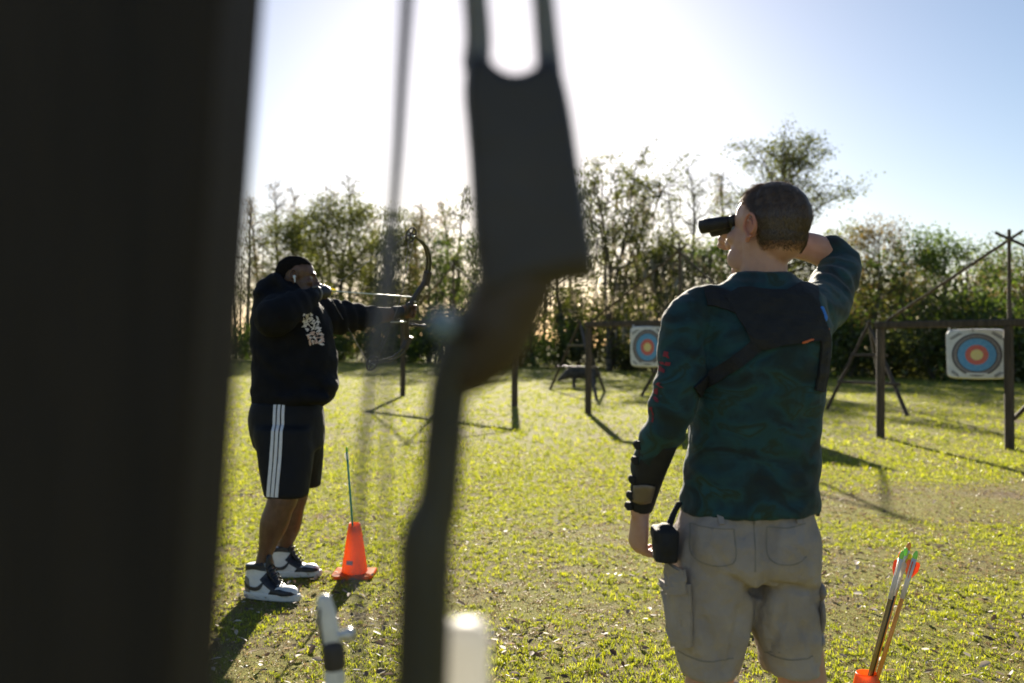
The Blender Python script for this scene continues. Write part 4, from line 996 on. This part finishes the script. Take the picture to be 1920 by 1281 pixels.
# red lettering down the left sleeve, too worn to read
r2 = np.random.default_rng(31)
for x, y, w_, h_ in ((1252, 664, 7, 12), (1249, 680, 9, 10), (1244, 694, 7, 9), (1237, 722, 6, 8), (1232, 736, 8, 10), (1231, 750, 5, 8), (1215, 768, 10, 8), (1210, 777, 8, 9), (1214, 788, 6, 7)):
    for q_ in range(2):
        x2, y2 = x + r2.normal() * 2.5, y + r2.normal() * 2.5; ww, hh = w_ * (.25 + .3 * r2.random()), h_ * (.3 + .3 * r2.random()); sk = r2.normal() * 2
        mk('printed_letter', project_patch(st, [mp(x2 - ww + sk, y2 - hh), mp(x2 + ww + sk, y2 - hh * .7)], [mp(x2 - ww - sk, y2 + hh * .7), mp(x2 + ww - sk, y2 + hh)], 3, 3, .0015, thick=.001), M['print_red'], shirt)
# arm guard on the left forearm
fa0, fa1 = m_(-.222, -.055, 1.165), m_(-.2575, .002, .995); fd = nrm(fa1 - fa0)
guard = mk('arm_guard', remeshed([tube([fa0, fa0 * .5 + fa1 * .5 + [-.004, .0, 0], fa1], [.046, .0385, .0285], 16, 4, round_caps=False)], .004, 3), M['webbing_black'], man, smooth=True)
for k_ in (.06, .28, .55, .78, .93):
    c_ = fa0 + (fa1 - fa0) * k_; rr = .047 - .019 * k_
    mk('buckle', remeshed([bar(c_ + [-rr - .002, -.012, .008], c_ + [-rr - .002, -.012, -.012], .014, .022), ell(c_ + [-rr - .006, -.01, 0], (.008, .012, .010))], .003, 2), M['webbing_black'], guard)
gt = BVHTree.FromPolygons([tuple(x) for x in (mverts(guard.data) + WL[man.name])], [tuple(p.vertices) for p in guard.data.polygons])
mk('guard_plate', project_patch(gt, [mp(1197, 918), mp(1216, 914), mp(1234, 918)], [mp(1196, 950), mp(1212, 954), mp(1228, 950)], 8, 6, .003, thick=.003), M['guard_tan'], guard, smooth=True)
# cargo shorts
pel = loft([mr(920, 1290, 1514, .100), mr(945, 1284, 1520, .104), mr(972, 1276, 1526, .112), mr(1000, 1266, 1531, .124), mr(1045, 1257, 1535, .132), mr(1082, 1256, 1536, .115, .005)], e=2.5, sub=4)
def leg_loft(rows, dy): return loft([mr(y, a_, b_, hd, dy) for y, a_, b_, hd in rows], e=2.4, sub=4)
ll = leg_loft([(1040, 1262, 1395, .11), (1090, 1253, 1410, .112), (1130, 1253, 1408, .108), (1180, 1258, 1398, .104), (1225, 1268, 1388, .10), (1256, 1278, 1382, .098)], .0)
rl = leg_loft([(1040, 1425, 1532, .108), (1090, 1416, 1537, .110), (1130, 1407, 1538, .106), (1180, 1410, 1539, .102), (1225, 1424, 1538, .098), (1256, 1434, 1537, .096)], .012)
glutes = [ell(P(1345, 1020, MD - .06), (.072, .075, .085)), ell(P(1462, 1020, MD - .055), (.070, .075, .085))]
sh_me = remeshed([pel, ll, rl] + glutes, .007, 6)
wrinkle(sh_me, .0075, 8.5, 17.0, (1, 1, .8)); wrinkle(sh_me, .0028, 24, 2.0)
v_ = mverts(sh_me); n_ = mnormals(sh_me)
def gau(c_, rx, rz): return np.exp(-((v_[:, 0] - c_[0]) / rx) ** 2 - ((v_[:, 2] - c_[2]) / rz) ** 2) * (n_[:, 1] < .2)
cl = P(1412, 1030, MD); v_ += n_ * (-.016 * gau(cl, .016, .085))[:, None]                  # centre seam cleft
for (xa, ya, xb, yb, am, wd_) in ((1340, 1058, 1415, 1108, -.016, .009), (1420, 1075, 1520, 1095, -.014, .009), (1330, 1066, 1392, 1085, .006, .01), (1428, 1100, 1450, 1200, .006, .012), (1395, 1110, 1375, 1240, .005, .012), (1470, 1000, 1500, 1090, .005, .012), (1300, 1130, 1340, 1230, -.008, .010), (1450, 1110, 1425, 1220, -.008, .009), (1480, 1150, 1520, 1240, -.007, .009), (1370, 1120, 1345, 1240, -.007, .009), (1310, 1000, 1350, 1050, -.006, .008), (1455, 1000, 1500, 1040, -.006, .008), (1500, 1090, 1530, 1140, -.008, .008), (1440, 975, 1425, 1060, .005, .008), (1290, 960, 1275, 1060, -.006, .008)):
    a_, b_ = P(xa, ya, MD), P(xb, yb, MD); ab = (b_ - a_)[[0, 2]]; L_ = np.linalg.norm(ab); ab /= L_
    rel = v_[:, [0, 2]] - a_[[0, 2]]; s_t = rel @ ab; pr = rel @ np.array([-ab[1], ab[0]])
    v_ += n_ * (am * np.exp(-(pr / wd_) ** 2) / (1 + np.exp(-(s_t) / .008)) / (1 + np.exp((s_t - L_) / .008)) * (n_[:, 1] < .3))[:, None]
set_verts(sh_me, v_)
shorts = mk('shorts', sh_me, M['shorts_grey'], man, smooth=True)
sht = BVHTree.FromPolygons([tuple(x) for x in (mverts(sh_me) + WL[man.name])], [tuple(p.vertices) for p in sh_me.polygons])
def seam(pts, nm='seam', w_=.0028): return strap([P(x, y, MD - .12) for x, y in pts], w_, nm, sht, 'shorts_seam', shorts, .0004, .0016, 2, 22)
seam([(1303, 990), (1330, 990), (1375, 992)]); seam([(1303, 990), (1302, 1045), (1340, 1060), (1375, 1050), (1376, 992)])
seam([(1440, 990), (1480, 990), (1515, 985)]); seam([(1440, 990), (1441, 1045), (1480, 1058), (1514, 1045)])
seam([(1415, 970), (1414, 1020), (1413, 1070)]); seam([(1282, 1240), (1330, 1246), (1380, 1241)]); seam([(1436, 1240), (1490, 1246), (1535, 1242)])
for x in (1352, 1420, 1500):
    strap([P(x, 958, MD - .12), P(x + 1, 985, MD - .12)], .012, 'belt_loop', sht, 'shorts_grey', shorts, .004, .003, 3, 6)
cp = mk('cargo_pocket', project_patch(sht, [P(x, y, MD - .12) for x, y in ((1255, 1100), (1275, 1096), (1300, 1098))], [P(x, y, MD - .12) for x, y in ((1266, 1222), (1285, 1224), (1304, 1216))], 12, 16, .010, thick=.012), M['shorts_grey'], shorts, smooth=False)
mk('pocket_flap', project_patch(sht, [P(x, y, MD - .12) for x, y in ((1253, 1072), (1275, 1070), (1299, 1074))], [P(x, y, MD - .12) for x, y in ((1252, 1112), (1276, 1124), (1297, 1114))], 10, 8, .020, thick=.006), M['shorts_grey'], cp)
rp = mk('cargo_pocket', remeshed([ell(P(1534, 1105, MD - .02), (.012, .05, .022)), ell(P(1534, 1150, MD - .02), (.010, .05, .05)), ell(P(1532, 1195, MD - .02), (.012, .05, .018))], .004, 3), M['shorts_grey'], shorts, smooth=True)
# pouch on the left hip
pc = P(1246, 1018, MD - .06)
pouch = mk('pouch', remeshed([ell(pc, (.030, .045, .048)), bar(pc + [0, 0, -.040], pc + [.004, 0, .030], .052, .075, up=(0, 1, 0)), bar(pc + [0, -.03, .020], pc + [0, .03, .024], .06, .03)], .004, 5), M['webbing_black'], man, smooth=True)
mk('pouch_strap', tube([pc + [.008, 0, .035], P(1262, 965, MD - .03), P(1272, 945, MD - .01)], [.010, .008, .008], 8, 3, flat=.5), M['webbing_black'], pouch)
mk('belt_end', tube([P(1524, 952, MD - .03), P(1532, 954, MD - .03), P(1533, 964, MD - .03)], [.005, .006, .005], 8, 2), M['webbing_black'], shorts)
# shoes (below the picture's edge)
for xc in (1333, 1497):
    h_ = P(xc, 1060, MD)[0] + (-.02 if xc < 1400 else .03); b_ = np.array([h_, MD, 0.])
    so = mk('shoe', remeshed([tube([b_ + [0, -.06, .05], b_ + [0, .02, .055], b_ + [-.01, .12, .045], b_ + [-.015, .19, .035]], [.042, .045, .043, .032], 14, 4), tube([b_ + [0, 0, .05], b_ + [0, -.005, .10]], [.048, .046], 14, 1)], .006, 4), M['leather_grey'], man, smooth=True)
    mk('sole', remeshed([tube([b_ + [0, -.07, .018], b_ + [0, .03, .018], b_ + [-.015, .2, .018]], [.042, .044, .038], 14, 4, flat=1)], .006, 3), M['rubber_white'], so, smooth=True)
    v = mverts(so.children[0].data); v[:, 2] = np.clip(v[:, 2], .0, .028); set_verts(so.children[0].data, v)
# binoculars
bn = thing('binoculars', 'black binoculars held to the eyes of the man in the teal shirt', 'binoculars', bino_c)
for s in (-1, 1):
    c_ = bino_c + Lman * .031 * s
    mk('barrel', tube([c_ - BF * .036, c_ - BF * .018, c_ - BF * .014, c_ + BF * .016, c_ + BF * .020, c_ + BF * .044], [.0135, .0145, .0160, .0165, .0180, .0180], 18, 1, round_caps=False), M['bino'], bn, smooth=True)
    mk('eyecup', tube([c_ - BF * .048, c_ - BF * .034], [.0155, .0150], 16, 1, round_caps=False), M['bino'], bn, smooth=True)
    mk('lens', tube([c_ + BF * .043, c_ + BF * .0448], [.0155, .0150], 16, 1, round_caps=False), M['glass'], bn, smooth=True)
mk('hinge', remeshed([tube([bino_c - BF * .022 + MU * .004, bino_c + BF * .03 + MU * .004], [.008, .009], 12, 1), bar(bino_c - Lman * .03 - BF * .01, bino_c + Lman * .03 - BF * .01, .03, .012, up=MU), bar(bino_c - Lman * .03 + BF * .03, bino_c + Lman * .03 + BF * .03, .02, .012, up=MU)], .003, 2), M['bino'], bn, smooth=True)
# ---------- the archer
AD = 5.66
A_ORG = np.array([P(525, 1100, AD)[0], AD, 0.])
arc = thing('person', 'archer in black hoodie and striped black shorts drawing a compound bow', 'person', A_ORG)
def ar(y, xl, xr, hd, D=AD):
    a_, b_ = P(xl, y, D), P(xr, y, D); return ((a_[0] + b_[0]) / 2, D, a_[2], (b_[0] - a_[0]) / 2, hd)
AIM_N = P(612, 545, 5.70)                     # nock of the drawn arrow
GRIP = P(765, 581, 6.22)                      # bow grip
REST = P(770, 557, 6.22)
AF = nrm(REST - AIM_N)
# hoodie
tor = loft([ar(764, 482, 602, .165), ar(757, 476, 612, .185), ar(735, 474, 630, .195), ar(690, 474, 633, .20), ar(650, 473, 628, .20), ar(612, 472, 621, .20), ar(585, 472, 610, .19), ar(563, 480, 594, .165), ar(547, 495, 578, .125), ar(530, 508, 566, .09)], e=2.4, sub=4)
sh_n = P(522, 585, 5.50)                      # near shoulder
elb = P(508, 592, 5.33); elb = P(512, 596, 5.36)
wri = P(594, 551, 5.62)
n_slv = tube([P(530, 590, 5.62), sh_n, P(512, 596, 5.40), P(530, 588, 5.38), P(560, 570, 5.48), P(585, 556, 5.58)], [R(34, 5.6), R(36, 5.5), R(36, 5.4), R(34, 5.4), R(27, 5.5), R(16, 5.58)], 18, 4)
sh_f = P(592, 590, 5.86)
f_slv = tube([P(565, 592, 5.75), sh_f, P(625, 594, 5.95), P(655, 595, 6.02), P(682, 594, 6.08), P(697, 593, 6.11)], [R(32, 5.8), R(34, 5.9), R(33, 5.95), R(29, 6.0), R(23, 6.1), R(20, 6.1)], 18, 4)
hood = [ell(P(506, 541, 5.68), (R(24, AD), .14, R(21, AD))), ell(P(520, 528, 5.66), (R(20, AD), .11, R(17, AD))), ell(P(498, 552, 5.66), (R(22, AD), .15, R(16, AD))), tube([P(520, 520, 5.56), P(545, 552, 5.52), P(575, 566, 5.58)], [R(8, AD), R(9, AD), R(8, AD)], 10, 4), tube([P(520, 520, 5.78), P(548, 550, 5.80), P(575, 566, 5.76)], [R(8, AD), R(9, AD), R(8, AD)], 10, 4)]
pocket = [ell(P(618, 722, 5.62), (R(14, AD), .12, R(24, AD))), ell(P(560, 745, 5.5), (R(60, AD), .06, R(14, AD)))]
h_me = remeshed([tor, n_slv, f_slv] + hood + pocket, .013, 6)
wrinkle(h_me, .008, 6.0, 40.0, (1, 1, 1.3)); wrinkle(h_me, .003, 17, 5.0)
v_ = mverts(h_me); n_ = mnormals(h_me)
for c_, ax, fr, rad, am in ((P(650, 594, 6.0), (.75, .6, .1), 70, .22, .008), (P(565, 570, 5.5), (.8, .5, .3), 75, .15, .006), (P(600, 720, 5.55), (.2, 0, 1), 45, .18, .007), (P(520, 700, 5.5), (.5, 0, 1), 35, .25, .007), (P(600, 650, 5.6), (1, .3, -.5), 45, .15, .006)):
    d_ = v_ - c_; g_ = np.exp(-(np.linalg.norm(d_, axis=1) / rad) ** 2); ph = d_ @ nrm(ax) * fr + 1.5 * np.sin(d_[:, 0] * 17 + d_[:, 2] * 13)
    v_ += n_ * (am * g_ * np.sin(ph))[:, None]
set_verts(h_me, v_)
# body
AH = P(557, 521, 5.66); AHF = nrm((1.0, .10, -.10)); AHU = nrm((.10, .05, 1)); AK = 1.10
hp2, aw = head_parts(AH, AHF, AHU, AK)
near_ank, far_ank = P(492, 1062, 5.47), P(529, 1035, 5.98)
body = hp2 + [tube([P(540, 590, AD), P(543, 560, AD), P(548, 540, AD), P(552, 525, AD)], [.085, .078, .075, .072], 16, 4),
    loft([ar(800, 490, 590, .14), ar(700, 490, 610, .16), ar(610, 490, 600, .16), ar(570, 505, 575, .12)], sub=3),
    tube([P(530, 590, 5.62), sh_n, P(514, 595, 5.42), P(560, 570, 5.5), wri], [.07, .07, .06, .05, .032], 14, 4),
    tube([P(565, 592, 5.75), sh_f, P(655, 594, 6.02), P(697, 592, 6.11), P(725, 590, 6.16), P(745, 587, 6.185)], [.07, .07, .058, .055, .046, .034], 14, 4),
    tube([P(538, 780, 5.60), P(536, 850, 5.53), P(532, 925, 5.46), P(524, 952, 5.45), P(513, 985, 5.46), P(500, 1030, 5.47), near_ank, near_ank + [0, 0, -.08]], [.07, .09, R(29, 5.46), R(26, 5.45), R(26, 5.45), R(15, 5.44), R(13.5, 5.44), R(13, 5.44)], 18, 4),
    tube([P(560, 780, 5.78), P(562, 850, 5.84), P(556, 920, 5.90), P(550, 950, 5.91), P(543, 985, 5.95), P(534, 1020, 5.98), far_ank, far_ank + [0, 0, -.08]], [.07, .085, .074, .068, .068, .046, .042, .042], 18, 4)]
# draw hand: fist closed at the string, and bow hand round the grip
Ps = np.cross(AF, [0, 0, 1.0]); Ps = nrm(Ps)                    # to the archer's right (towards the camera)
dh_d = nrm(AIM_N - wri + np.array([0, .02, 0]))
draw_hand = hand_parts(wri, dh_d, nrm(np.array([-.0, .9, .1])), (0, .2, 1), 1.1, (.75, .78, .8, .85), (.6, .3, .6))
body += draw_hand
bh_w = P(745, 587, 6.185)
bow_hand = hand_parts(bh_w, nrm(GRIP - bh_w + np.array([.02, .02, -.01])), nrm(Ps * 1.0 + AF * .15), (0, 0, 1), 1.05, (.62, .66, .68, .70), (.85, .25, .25))
body += bow_hand
a_me = remeshed(body, .0065, 4)
dent(a_me, [aw((np.array([[.092, s * .031, .004]]), []))[0][0] for s in (-1, 1)], .016, .008, AHF)
mk('body', a_me, M['skin_dark'], arc, smooth=True)
hoodie = mk('hoodie', h_me, M['hoodie'], arc, smooth=True)
for s in (1, -1):
    e_me = ear_geo(s); v = mverts(e_me); set_verts(e_me, aw((v, []))[0]); mk('ear', e_me, M['skin_dark'], arc, smooth=True)
eyes(arc, aw, AK, AH)
mk('earbud', merge([aw(ell((-.004, -.090, -.004), (.008, .006, .008))), aw(tube([(-.003, -.094, -.006), (.002, -.094, -.030)], [.0045, .0035], 8, 1))]), M['earbud'], arc, smooth=True)
def buzz(x, y, z):
    lim = .055 + (x / .09) * .02 if x > 0 else .055 + x * 1.0
    if -.03 < x < .02 and abs(y) > .05: lim = max(lim, .03)
    if x < -.05: lim = -.03
    return z > lim
tmp_me = a_me.copy(); set_verts(tmp_me, mverts(tmp_me) + WL[arc.name])
mk('hair', cap_shell(tmp_me, AH, AHF, AHU, AK, buzz, .0022), M['hair_black'], arc, smooth=True)
# glove on the draw hand, band on the bow wrist
gd = nrm(dh_d)
glove = mk('glove', remeshed([tube([wri - gd * .045, wri - gd * .01, wri + gd * .03, wri + gd * .075, wri + gd * .088], [.040, .038, .046, .047, .040], 16, 3, flat=.85)], .006, 4), M['glove'], arc, smooth=True)
mk('glove_strap', tube([wri - gd * .012 + (np.cross(gd, [0, 0, 1.]) * math.cos(t) + np.array([0, 0, 1.]) * math.sin(t)) * .042 for t in np.linspace(0, 6.283, 17)], [.006] * 17, 6, 1), M['leather_grey'], glove, smooth=True)
mk('wrist_band', remeshed([tube([P(736, 588, 6.17), P(756, 586, 6.2)], [.046, .042], 16, 1, round_caps=False)], .006, 2), M['glove'], arc, smooth=True)
ht = BVHTree.FromPolygons([tuple(x) for x in (mverts(h_me) + WL[arc.name])], [tuple(p.vertices) for p in h_me.polygons])
# printed flowers and leaves on the chest
r3 = np.random.default_rng(12)
def petal(x, y, L, W, ang, mt):
    D = 5.3; ca, sa = math.cos(ang), math.sin(ang)
    def pp(u, w_): return P(x + (u * ca - w_ * sa), y + (u * sa + w_ * ca), D)
    t = np.linspace(-1, 1, 5); top = [pp(q_ * L, -W * (1 - q_ * q_) - .25) for q_ in t]; bot = [pp(q_ * L, W * (1 - q_ * q_) + .25) for q_ in t]
    mk('printed_leaf', project_patch(ht, top, bot, 5, 3, .003, direction=(-.35, 1, 0), start=-.4, thick=.001), M[mt], hoodie)
for i in range(90):
    y = 586 + 60 * r3.random(); x = 589 + (y - 586) * .27 + (r3.random() - .5) * 34
    petal(x, y, 2.5 + 3.5 * r3.random(), .8 + 1.2 * r3.random(), r3.random() * 3.14, 'print_peach' if (y > 622 and r3.random() < .75) else 'print_cream')
# shorts
pel2 = loft([ar(752, 474, 602, .17, 5.64), ar(775, 469, 606, .19, 5.64), ar(810, 471, 607, .20, 5.64), ar(840, 478, 606, .19, 5.64)], e=2.4, sub=4)
ln_ = loft([ar(800, 476, 590, .13, 5.54), ar(850, 482, 588, .13, 5.52), ar(890, 490, 583, .125, 5.49), ar(931, 498, 577, .12, 5.47)], e=2.4, sub=4)
lf_ = loft([ar(800, 510, 606, .13, 5.76), ar(850, 520, 606, .13, 5.80), ar(890, 535, 603, .12, 5.86), ar(912, 540, 601, .115, 5.88)], e=2.4, sub=4)
s2_me = remeshed([pel2, ln_, lf_], .011, 16); wrinkle(s2_me, .006, 6, 61., (1, 1, .55)); wrinkle(s2_me, .002, 18, 6., (1, 1, .6))
sh2 = mk('shorts', s2_me, M['shorts_black'], arc, smooth=True)
s2t = BVHTree.FromPolygons([tuple(x) for x in (mverts(s2_me) + WL[arc.name])], [tuple(p.vertices) for p in s2_me.polygons])
for k_ in range(3):
    o_ = k_ * 8.2
    def sp(x, y): return P(x, y, 5.40)
    mk('stripe', project_patch(s2t, [sp(507 + o_, 756), sp(508 + o_ * .98, 810), sp(506 + o_, 870), sp(502.5 + o_, 930)], [sp(512.4 + o_, 756), sp(513.6 + o_ * .98, 810), sp(512 + o_, 870), sp(508.8 + o_, 930)], 34, 3, .003, start=-.5, thick=.002), M['cloth_white'], sh2)
# shoes
def sneaker(ank, toe_dir, k=1.0):
    """high-top sneaker: ank = ground point under the ankle"""
    t = nrm(np.array([toe_dir[0], toe_dir[1], 0])); s = np.array([-t[1], t[0], 0]); z = np.array([0, 0, 1.])
    def w(x, y, h): return ank + (t * x + s * y + z * h) * k
    def oval(rows, n=24, e=2.6):
        a = np.linspace(0, 2 * np.pi, n, endpoint=False); q_ = 2 / e
        return np.array([[w(c + L * np.sign(math.cos(u)) * abs(math.cos(u)) ** q_, W * np.sign(math.sin(u)) * abs(math.sin(u)) ** q_ * (1 - .18 * math.cos(u)), h + tilt * math.cos(u)) for u in a] for c, L, W, h, tilt in rows])
    up = remeshed([ring_mesh(oval([(.075, .150, .050, .02, 0), (.073, .150, .051, .045, 0), (.055, .132, .049, .065, -.008), (.025, .10, .046, .09, -.018), (.0, .072, .043, .115, -.01), (-.008, .062, .043, .15, .004), (-.012, .062, .044, .175, .006)])), ell(w(.165, 0, .04), np.array([.055, .055, .033]) * k)], .006, 4)
    shoe = mk('shoe', up, M['leather_white'], arc, smooth=True)
    mk('sole', ring_mesh(oval([(.075, .156, .050, .0, 0), (.076, .163, .054, .006, 0), (.076, .163, .055, .028, 0), (.075, .158, .052, .036, 0)])), M['rubber_white'], shoe)
    tr = BVHTree.FromPolygons([tuple(x) for x in (mverts(up) + WL[arc.name])], [tuple(p.vertices) for p in up.polygons])
    def patch(top, bot, mt, nm, nu=12, nv=8, off=.003, dirs=None):
        for sd in (-1, 1):
            d = -s * sd
            g = project_patch(tr, [w(x, sd * .12, h) for x, h in top], [w(x, sd * .12, h) for x, h in bot], nu, nv, off, direction=d, start=0., thick=.004)
            mk(nm, g, M[mt], shoe)
    patch([(-.085, .105), (-.06, .112), (-.035, .10)], [(-.085, .034), (-.05, .034), (-.025, .034)], 'leather_grey', 'heel_panel')
    patch([(-.055, .178), (-.01, .180), (.04, .178)], [(-.06, .138), (-.01, .150), (.05, .140)], 'leather_black', 'ankle_collar')
    patch([(.055, .135), (.085, .10), (.13, .07)], [(.03, .10), (.06, .075), (.10, .052)], 'leather_black', 'eyelet_panel')
    patch([(.10, .055), (.15, .058), (.205, .05)], [(.085, .034), (.15, .034), (.222, .034)], 'leather_black', 'toe_panel')
    patch([(-.075, .088), (-.03, .066), (.02, .066), (.062, .104)], [(-.075, .086), (-.035, .052), (.03, .050), (.066, .106)], 'leather_black', 'swoosh_emblem', 16, 4, .006)
    tongue = mk('tongue', tube([w(.105, 0, .085), w(.075, 0, .12), w(.058, 0, .16), w(.056, 0, .20)], np.array([.022, .028, .030, .026]) * k, 12, 4, flat=.45), M['leather_black'], shoe, smooth=True)
    for i in range(5):
        x, h = .118 - i * .013, .083 + i * .019
        mk('lace', tube([w(x, -.032, h - .005), w(x + .012, 0, h + .012), w(x, .032, h - .005)], [.004 * k] * 3, 6, 4), M['leather_black'], shoe, smooth=True)
    return shoe
g1 = G(488, 1121); g2 = G(528, 1081)
sneaker(np.array([g1[0], g1[1], .005]), (.93, -.36), 1.08)
sneaker(np.array([g2[0], g2[1], .005]), (1, .02), 1.03)
# ---------- the drawn compound bow
rB = nrm(np.cross(AF, [0, 0, 1.])); uB0 = np.cross(rB, AF)
gam = math.radians(23); UB = uB0 * math.cos(gam) + rB * math.sin(gam); SB = np.cross(AF, UB)
def bw(f, u, s=0.): return GRIP + AF * f + UB * u + SB * s
dbow = thing('compound_bow', 'black compound bow held at full draw by the archer', 'bow', GRIP)
M['bow_camo'] = mat('bow_dark_limb', (.035, .036, .026), (.07, .068, .045), .4, 20)
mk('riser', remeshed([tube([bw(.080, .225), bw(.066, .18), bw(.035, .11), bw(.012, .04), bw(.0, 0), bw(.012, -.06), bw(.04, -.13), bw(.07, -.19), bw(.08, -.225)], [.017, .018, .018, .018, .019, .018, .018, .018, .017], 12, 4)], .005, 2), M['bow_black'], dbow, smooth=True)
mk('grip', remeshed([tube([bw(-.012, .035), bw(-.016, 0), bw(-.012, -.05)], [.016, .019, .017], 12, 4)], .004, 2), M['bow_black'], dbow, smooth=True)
CU = {1: .475, -1: .365}
for sg in (1, -1):
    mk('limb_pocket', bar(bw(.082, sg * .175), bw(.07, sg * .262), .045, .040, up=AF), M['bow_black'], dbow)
    for ss in (-.014, .014):
        mk('limb', tube([bw(.072, sg * .25, ss), bw(.045, sg * (.25 + (CU[sg] - .25) * .4), ss), bw(-.02, sg * (.25 + (CU[sg] - .25) * .75), ss), bw(-.12, sg * (CU[sg] - .01), ss), bw(-.165, sg * CU[sg], ss)], [.009, .009, .008, .007, .006], 8, 4, flat=.7), M['bow_camo'], dbow, smooth=True)
    cc = bw(-.165, sg * CU[sg]); ri = .046
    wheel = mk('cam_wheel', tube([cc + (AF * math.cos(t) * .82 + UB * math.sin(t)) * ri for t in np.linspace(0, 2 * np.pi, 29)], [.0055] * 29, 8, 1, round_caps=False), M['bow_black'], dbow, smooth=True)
    for t in (.3, 1.4, 2.4, 3.4, 4.6):
        mk('spoke', tube([cc, cc + (AF * math.cos(t) * .82 + UB * math.sin(t)) * ri], [.006, .0035], 6, 1), M['bow_black'], wheel, smooth=True)
    mk('axle', tube([cc - SB * .022, cc + SB * .022], [.005, .005], 8, 1), M['silver'], wheel, smooth=True)
    mk('bowstring', tube([bw(-.165 - .03, sg * CU[sg]), AIM_N], [.0018, .0018], 6, 1), M['string_grey'], dbow, smooth=True)
    mk('cable', tube([bw(-.165 - .02, sg * (CU[sg] - .007), .010), bw(-.125, .03, .030), bw(-.165 + .02, -sg * (CU[-sg] - .007), .012)], [.0015, .0015, .0015], 6, 4), M['string_grey'], dbow, smooth=True)
mk('cable_guard', tube([bw(.0, -.075, .012), bw(-.15, -.075, .035)], [.0048, .0042], 8, 1), M['silver'], dbow, smooth=True)
mk('arrow_rest', remeshed([tube([bw(.02, .05, .0), bw(.02, .062, .022), bw(.0, .068, .03)], [.006, .006, .004], 8, 2), ell(bw(.025, .058, .0), (.012, .012, .01))], .003, 2), M['silver'], dbow, smooth=True)
mk('stabiliser', tube([bw(.06, -.10), bw(.16, -.105), bw(.19, -.105)], [.010, .010, .016], 10, 1), M['bow_black'], dbow, smooth=True)
mk('bolt', ell(bw(.03, -.09, -.022), (.008, .008, .008)), M['silver'], dbow, smooth=True)
mk('bolt', ell(bw(.05, -.135, -.022), (.007, .007, .007)), M['silver'], dbow, smooth=True)
arrow(REST + AF * .035 , AIM_N, 'shaft_pale', None, ('vane_yellow', 'vane_yellow', 'vane_orange'), 'nock_orange', 'pale arrow with yellow vanes nocked on the bow of the archer', r=.0042, vlen=.055, vh=.014, roll=1.2)
